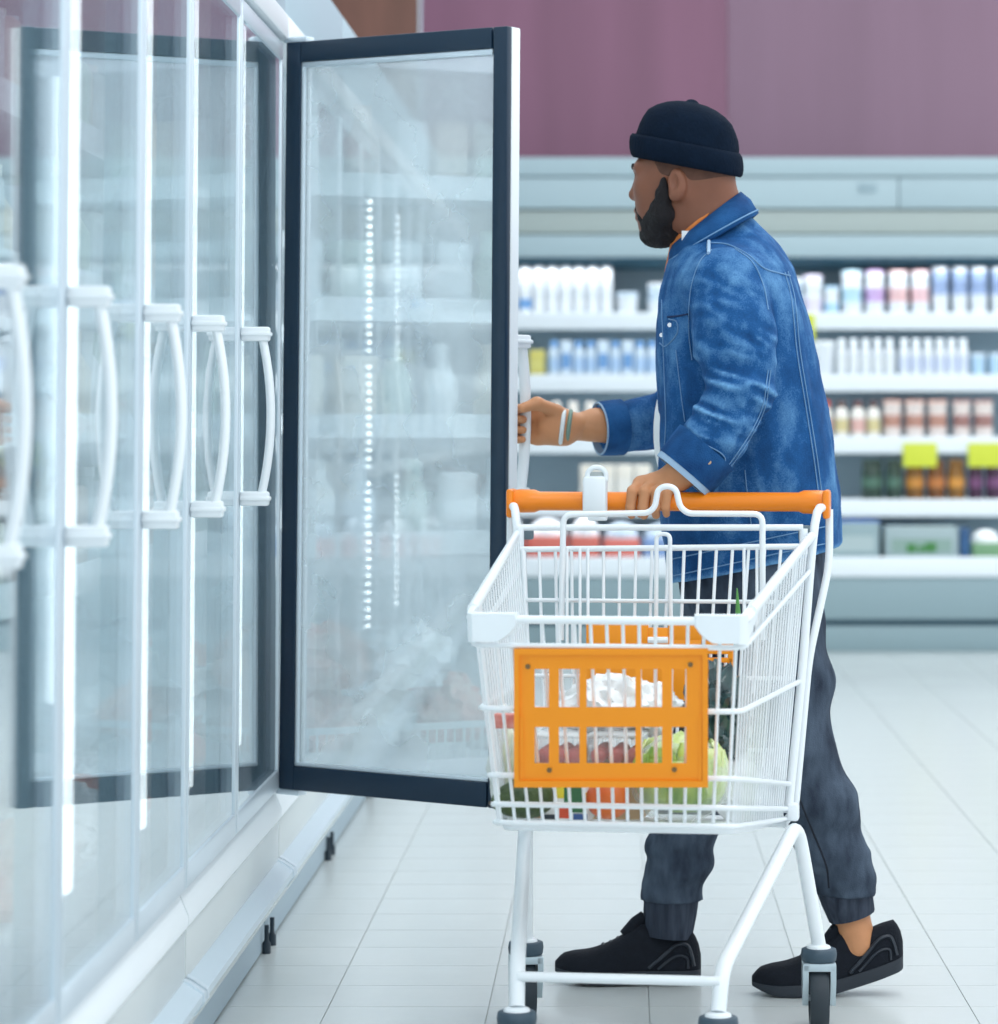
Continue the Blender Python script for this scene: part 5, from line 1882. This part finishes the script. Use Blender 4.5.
# ---- shoes
M_shoe = mat('black_mesh_shoe', (22, 27, 36), 0.85, spec=0.25, var=0.1, vscale=80, bump=0.3, bscale=300)
M_sole = mat('black_sole', (40, 47, 56), 0.7)
M_shoe2 = mat('shoe_overlay', (38, 45, 55), 0.5)


def shoe(heel, toe, Yc, bend, label):
    """heel/toe: (px) of the ground contact line; bend: function t -> lift in metres (t 0 heel..1 toe)"""
    root = empty('shoe', (0, 0, 0)); root.parent = person
    root.matrix_parent_inverse = Matrix.Translation((-0.25, -6.12, 0))
    root['label'] = label
    X0, X1 = P(heel, 980, Yc).x, P(toe, 980, Yc).x
    Ln = X1 - X0
    n = 26

    def up_h(t):      # height of the upper above the sole
        pts = [(0, 0.030), (0.02, 0.058), (0.06, 0.078), (0.15, 0.080), (0.26, 0.076), (0.36, 0.092), (0.42, 0.096), (0.50, 0.076), (0.62, 0.058), (0.75, 0.045), (0.88, 0.038), (0.95, 0.030), (1.0, 0.012)]
        return float(np.interp(t, [p[0] for p in pts], [p[1] for p in pts]))

    def hw(t):
        pts = [(0, 0.006), (0.015, 0.020), (0.04, 0.029), (0.15, 0.036), (0.35, 0.036), (0.55, 0.043), (0.72, 0.048), (0.86, 0.044), (0.95, 0.030), (1.0, 0.010)]
        return float(np.interp(t, [p[0] for p in pts], [p[1] for p in pts]))
    rings_u, rings_s = [], []
    for i in range(n):
        t = i / (n - 1)
        t = 0.5 - 0.5 * math.cos(PI * t) if True else t
        xx = X0 + Ln * t
        zb_ = bend(t)
        st_ = 0.026 if t < 0.5 else 0.026 - 0.008 * (t - 0.5) * 2
        h_, w_ = up_h(t), hw(t)
        ru = []
        for k in range(16):
            a = PI * k / 15
            ca, sa = math.cos(a), math.sin(a)
            ru.append((xx, Yc + w_ * 0.96 * math.copysign(abs(ca) ** 0.75, ca), zb_ + st_ * 0.9 + h_ * sa ** 0.8 * (1 if True else 1)))
        rings_u.append(ru)
        tuck = 0.010 * max(0, (t - 0.85) / 0.15)
        rings_s.append([(xx, Yc - w_ * 1.06, zb_ + tuck), (xx, Yc + w_ * 1.06, zb_ + tuck), (xx, Yc + w_ * 1.10, zb_ + st_ * 0.5 + tuck * .5), (xx, Yc + w_ * 1.03, zb_ + st_), (xx, Yc - w_ * 1.03, zb_ + st_), (xx, Yc - w_ * 1.10, zb_ + st_ * 0.5 + tuck * .5)])
    link('upper', MB().loft(rings_u).mesh('upper', M_shoe, 60), root)
    link('sole', MB().loft(rings_s).mesh('sole', M_sole, 40), root)
    # tongue, laces, heel overlay

    def top(t, dy=0.0, dz=0.0):
        st_ = 0.024
        return Vector((X0 + Ln * t, Yc + dy, bend(t) + st_ * 0.9 + up_h(t) + dz))
    link('tongue', MB().tube([top(0.52, 0, -0.004), top(0.44, 0, 0.004), top(0.385, 0, 0.016)], [0.014, 0.015, 0.012], 10).mesh('tongue', M_shoe, 60), root)
    for k in range(5):
        t = 0.47 + k * 0.05
        c = top(t, 0, -0.001)
        wv = 0.022
        link('lace', MB().tube([c + Vector((0.006, -wv, -0.012)), c + Vector((0, 0, 0.002)), c + Vector((-0.006, wv, -0.012))], 0.003, 6).mesh('lace', M_shoe2, 60), root)

    def on_side(t, fr):
        a = math.asin(min(1, fr))
        w_ = hw(t)
        return Vector((X0 + Ln * t, Yc - w_ * 0.97 * abs(math.cos(a)) ** 0.75 - 0.001, bend(t) + 0.0234 + up_h(t) * fr ** 0.8))
    ov = [on_side(0.36, 0.05), on_side(0.26, 0.35), on_side(0.17, 0.62), on_side(0.10, 0.62), on_side(0.07, 0.4), on_side(0.05, 0.1)]
    link('heel_overlay', MB().tube(spline(ov, 5), 0.004, 6).mesh('heel_overlay', M_shoe2, 60), root)
    ov = [on_side(0.30, 0.04), on_side(0.18, 0.32), on_side(0.10, 0.28), on_side(0.09, 0.05)]
    link('heel_overlay', MB().tube(spline(ov, 5), 0.003, 6).mesh('heel_overlay', M_shoe2, 60), root)
    return root


shoe(701, 555, 6.165, lambda t: 0.004 + 0.012 * max(0, (t - 0.7) / 0.3) ** 1.6, 'black running shoe flat on the floor, front foot')
shoe(903, 752, 6.05, lambda t: 0.002 + 0.050 * max(0, (0.55 - t) / 0.55) ** 1.25 + 0.006 * max(0, (t - 0.8) / 0.2) ** 1.5, 'black running shoe with lifted heel, rear foot')
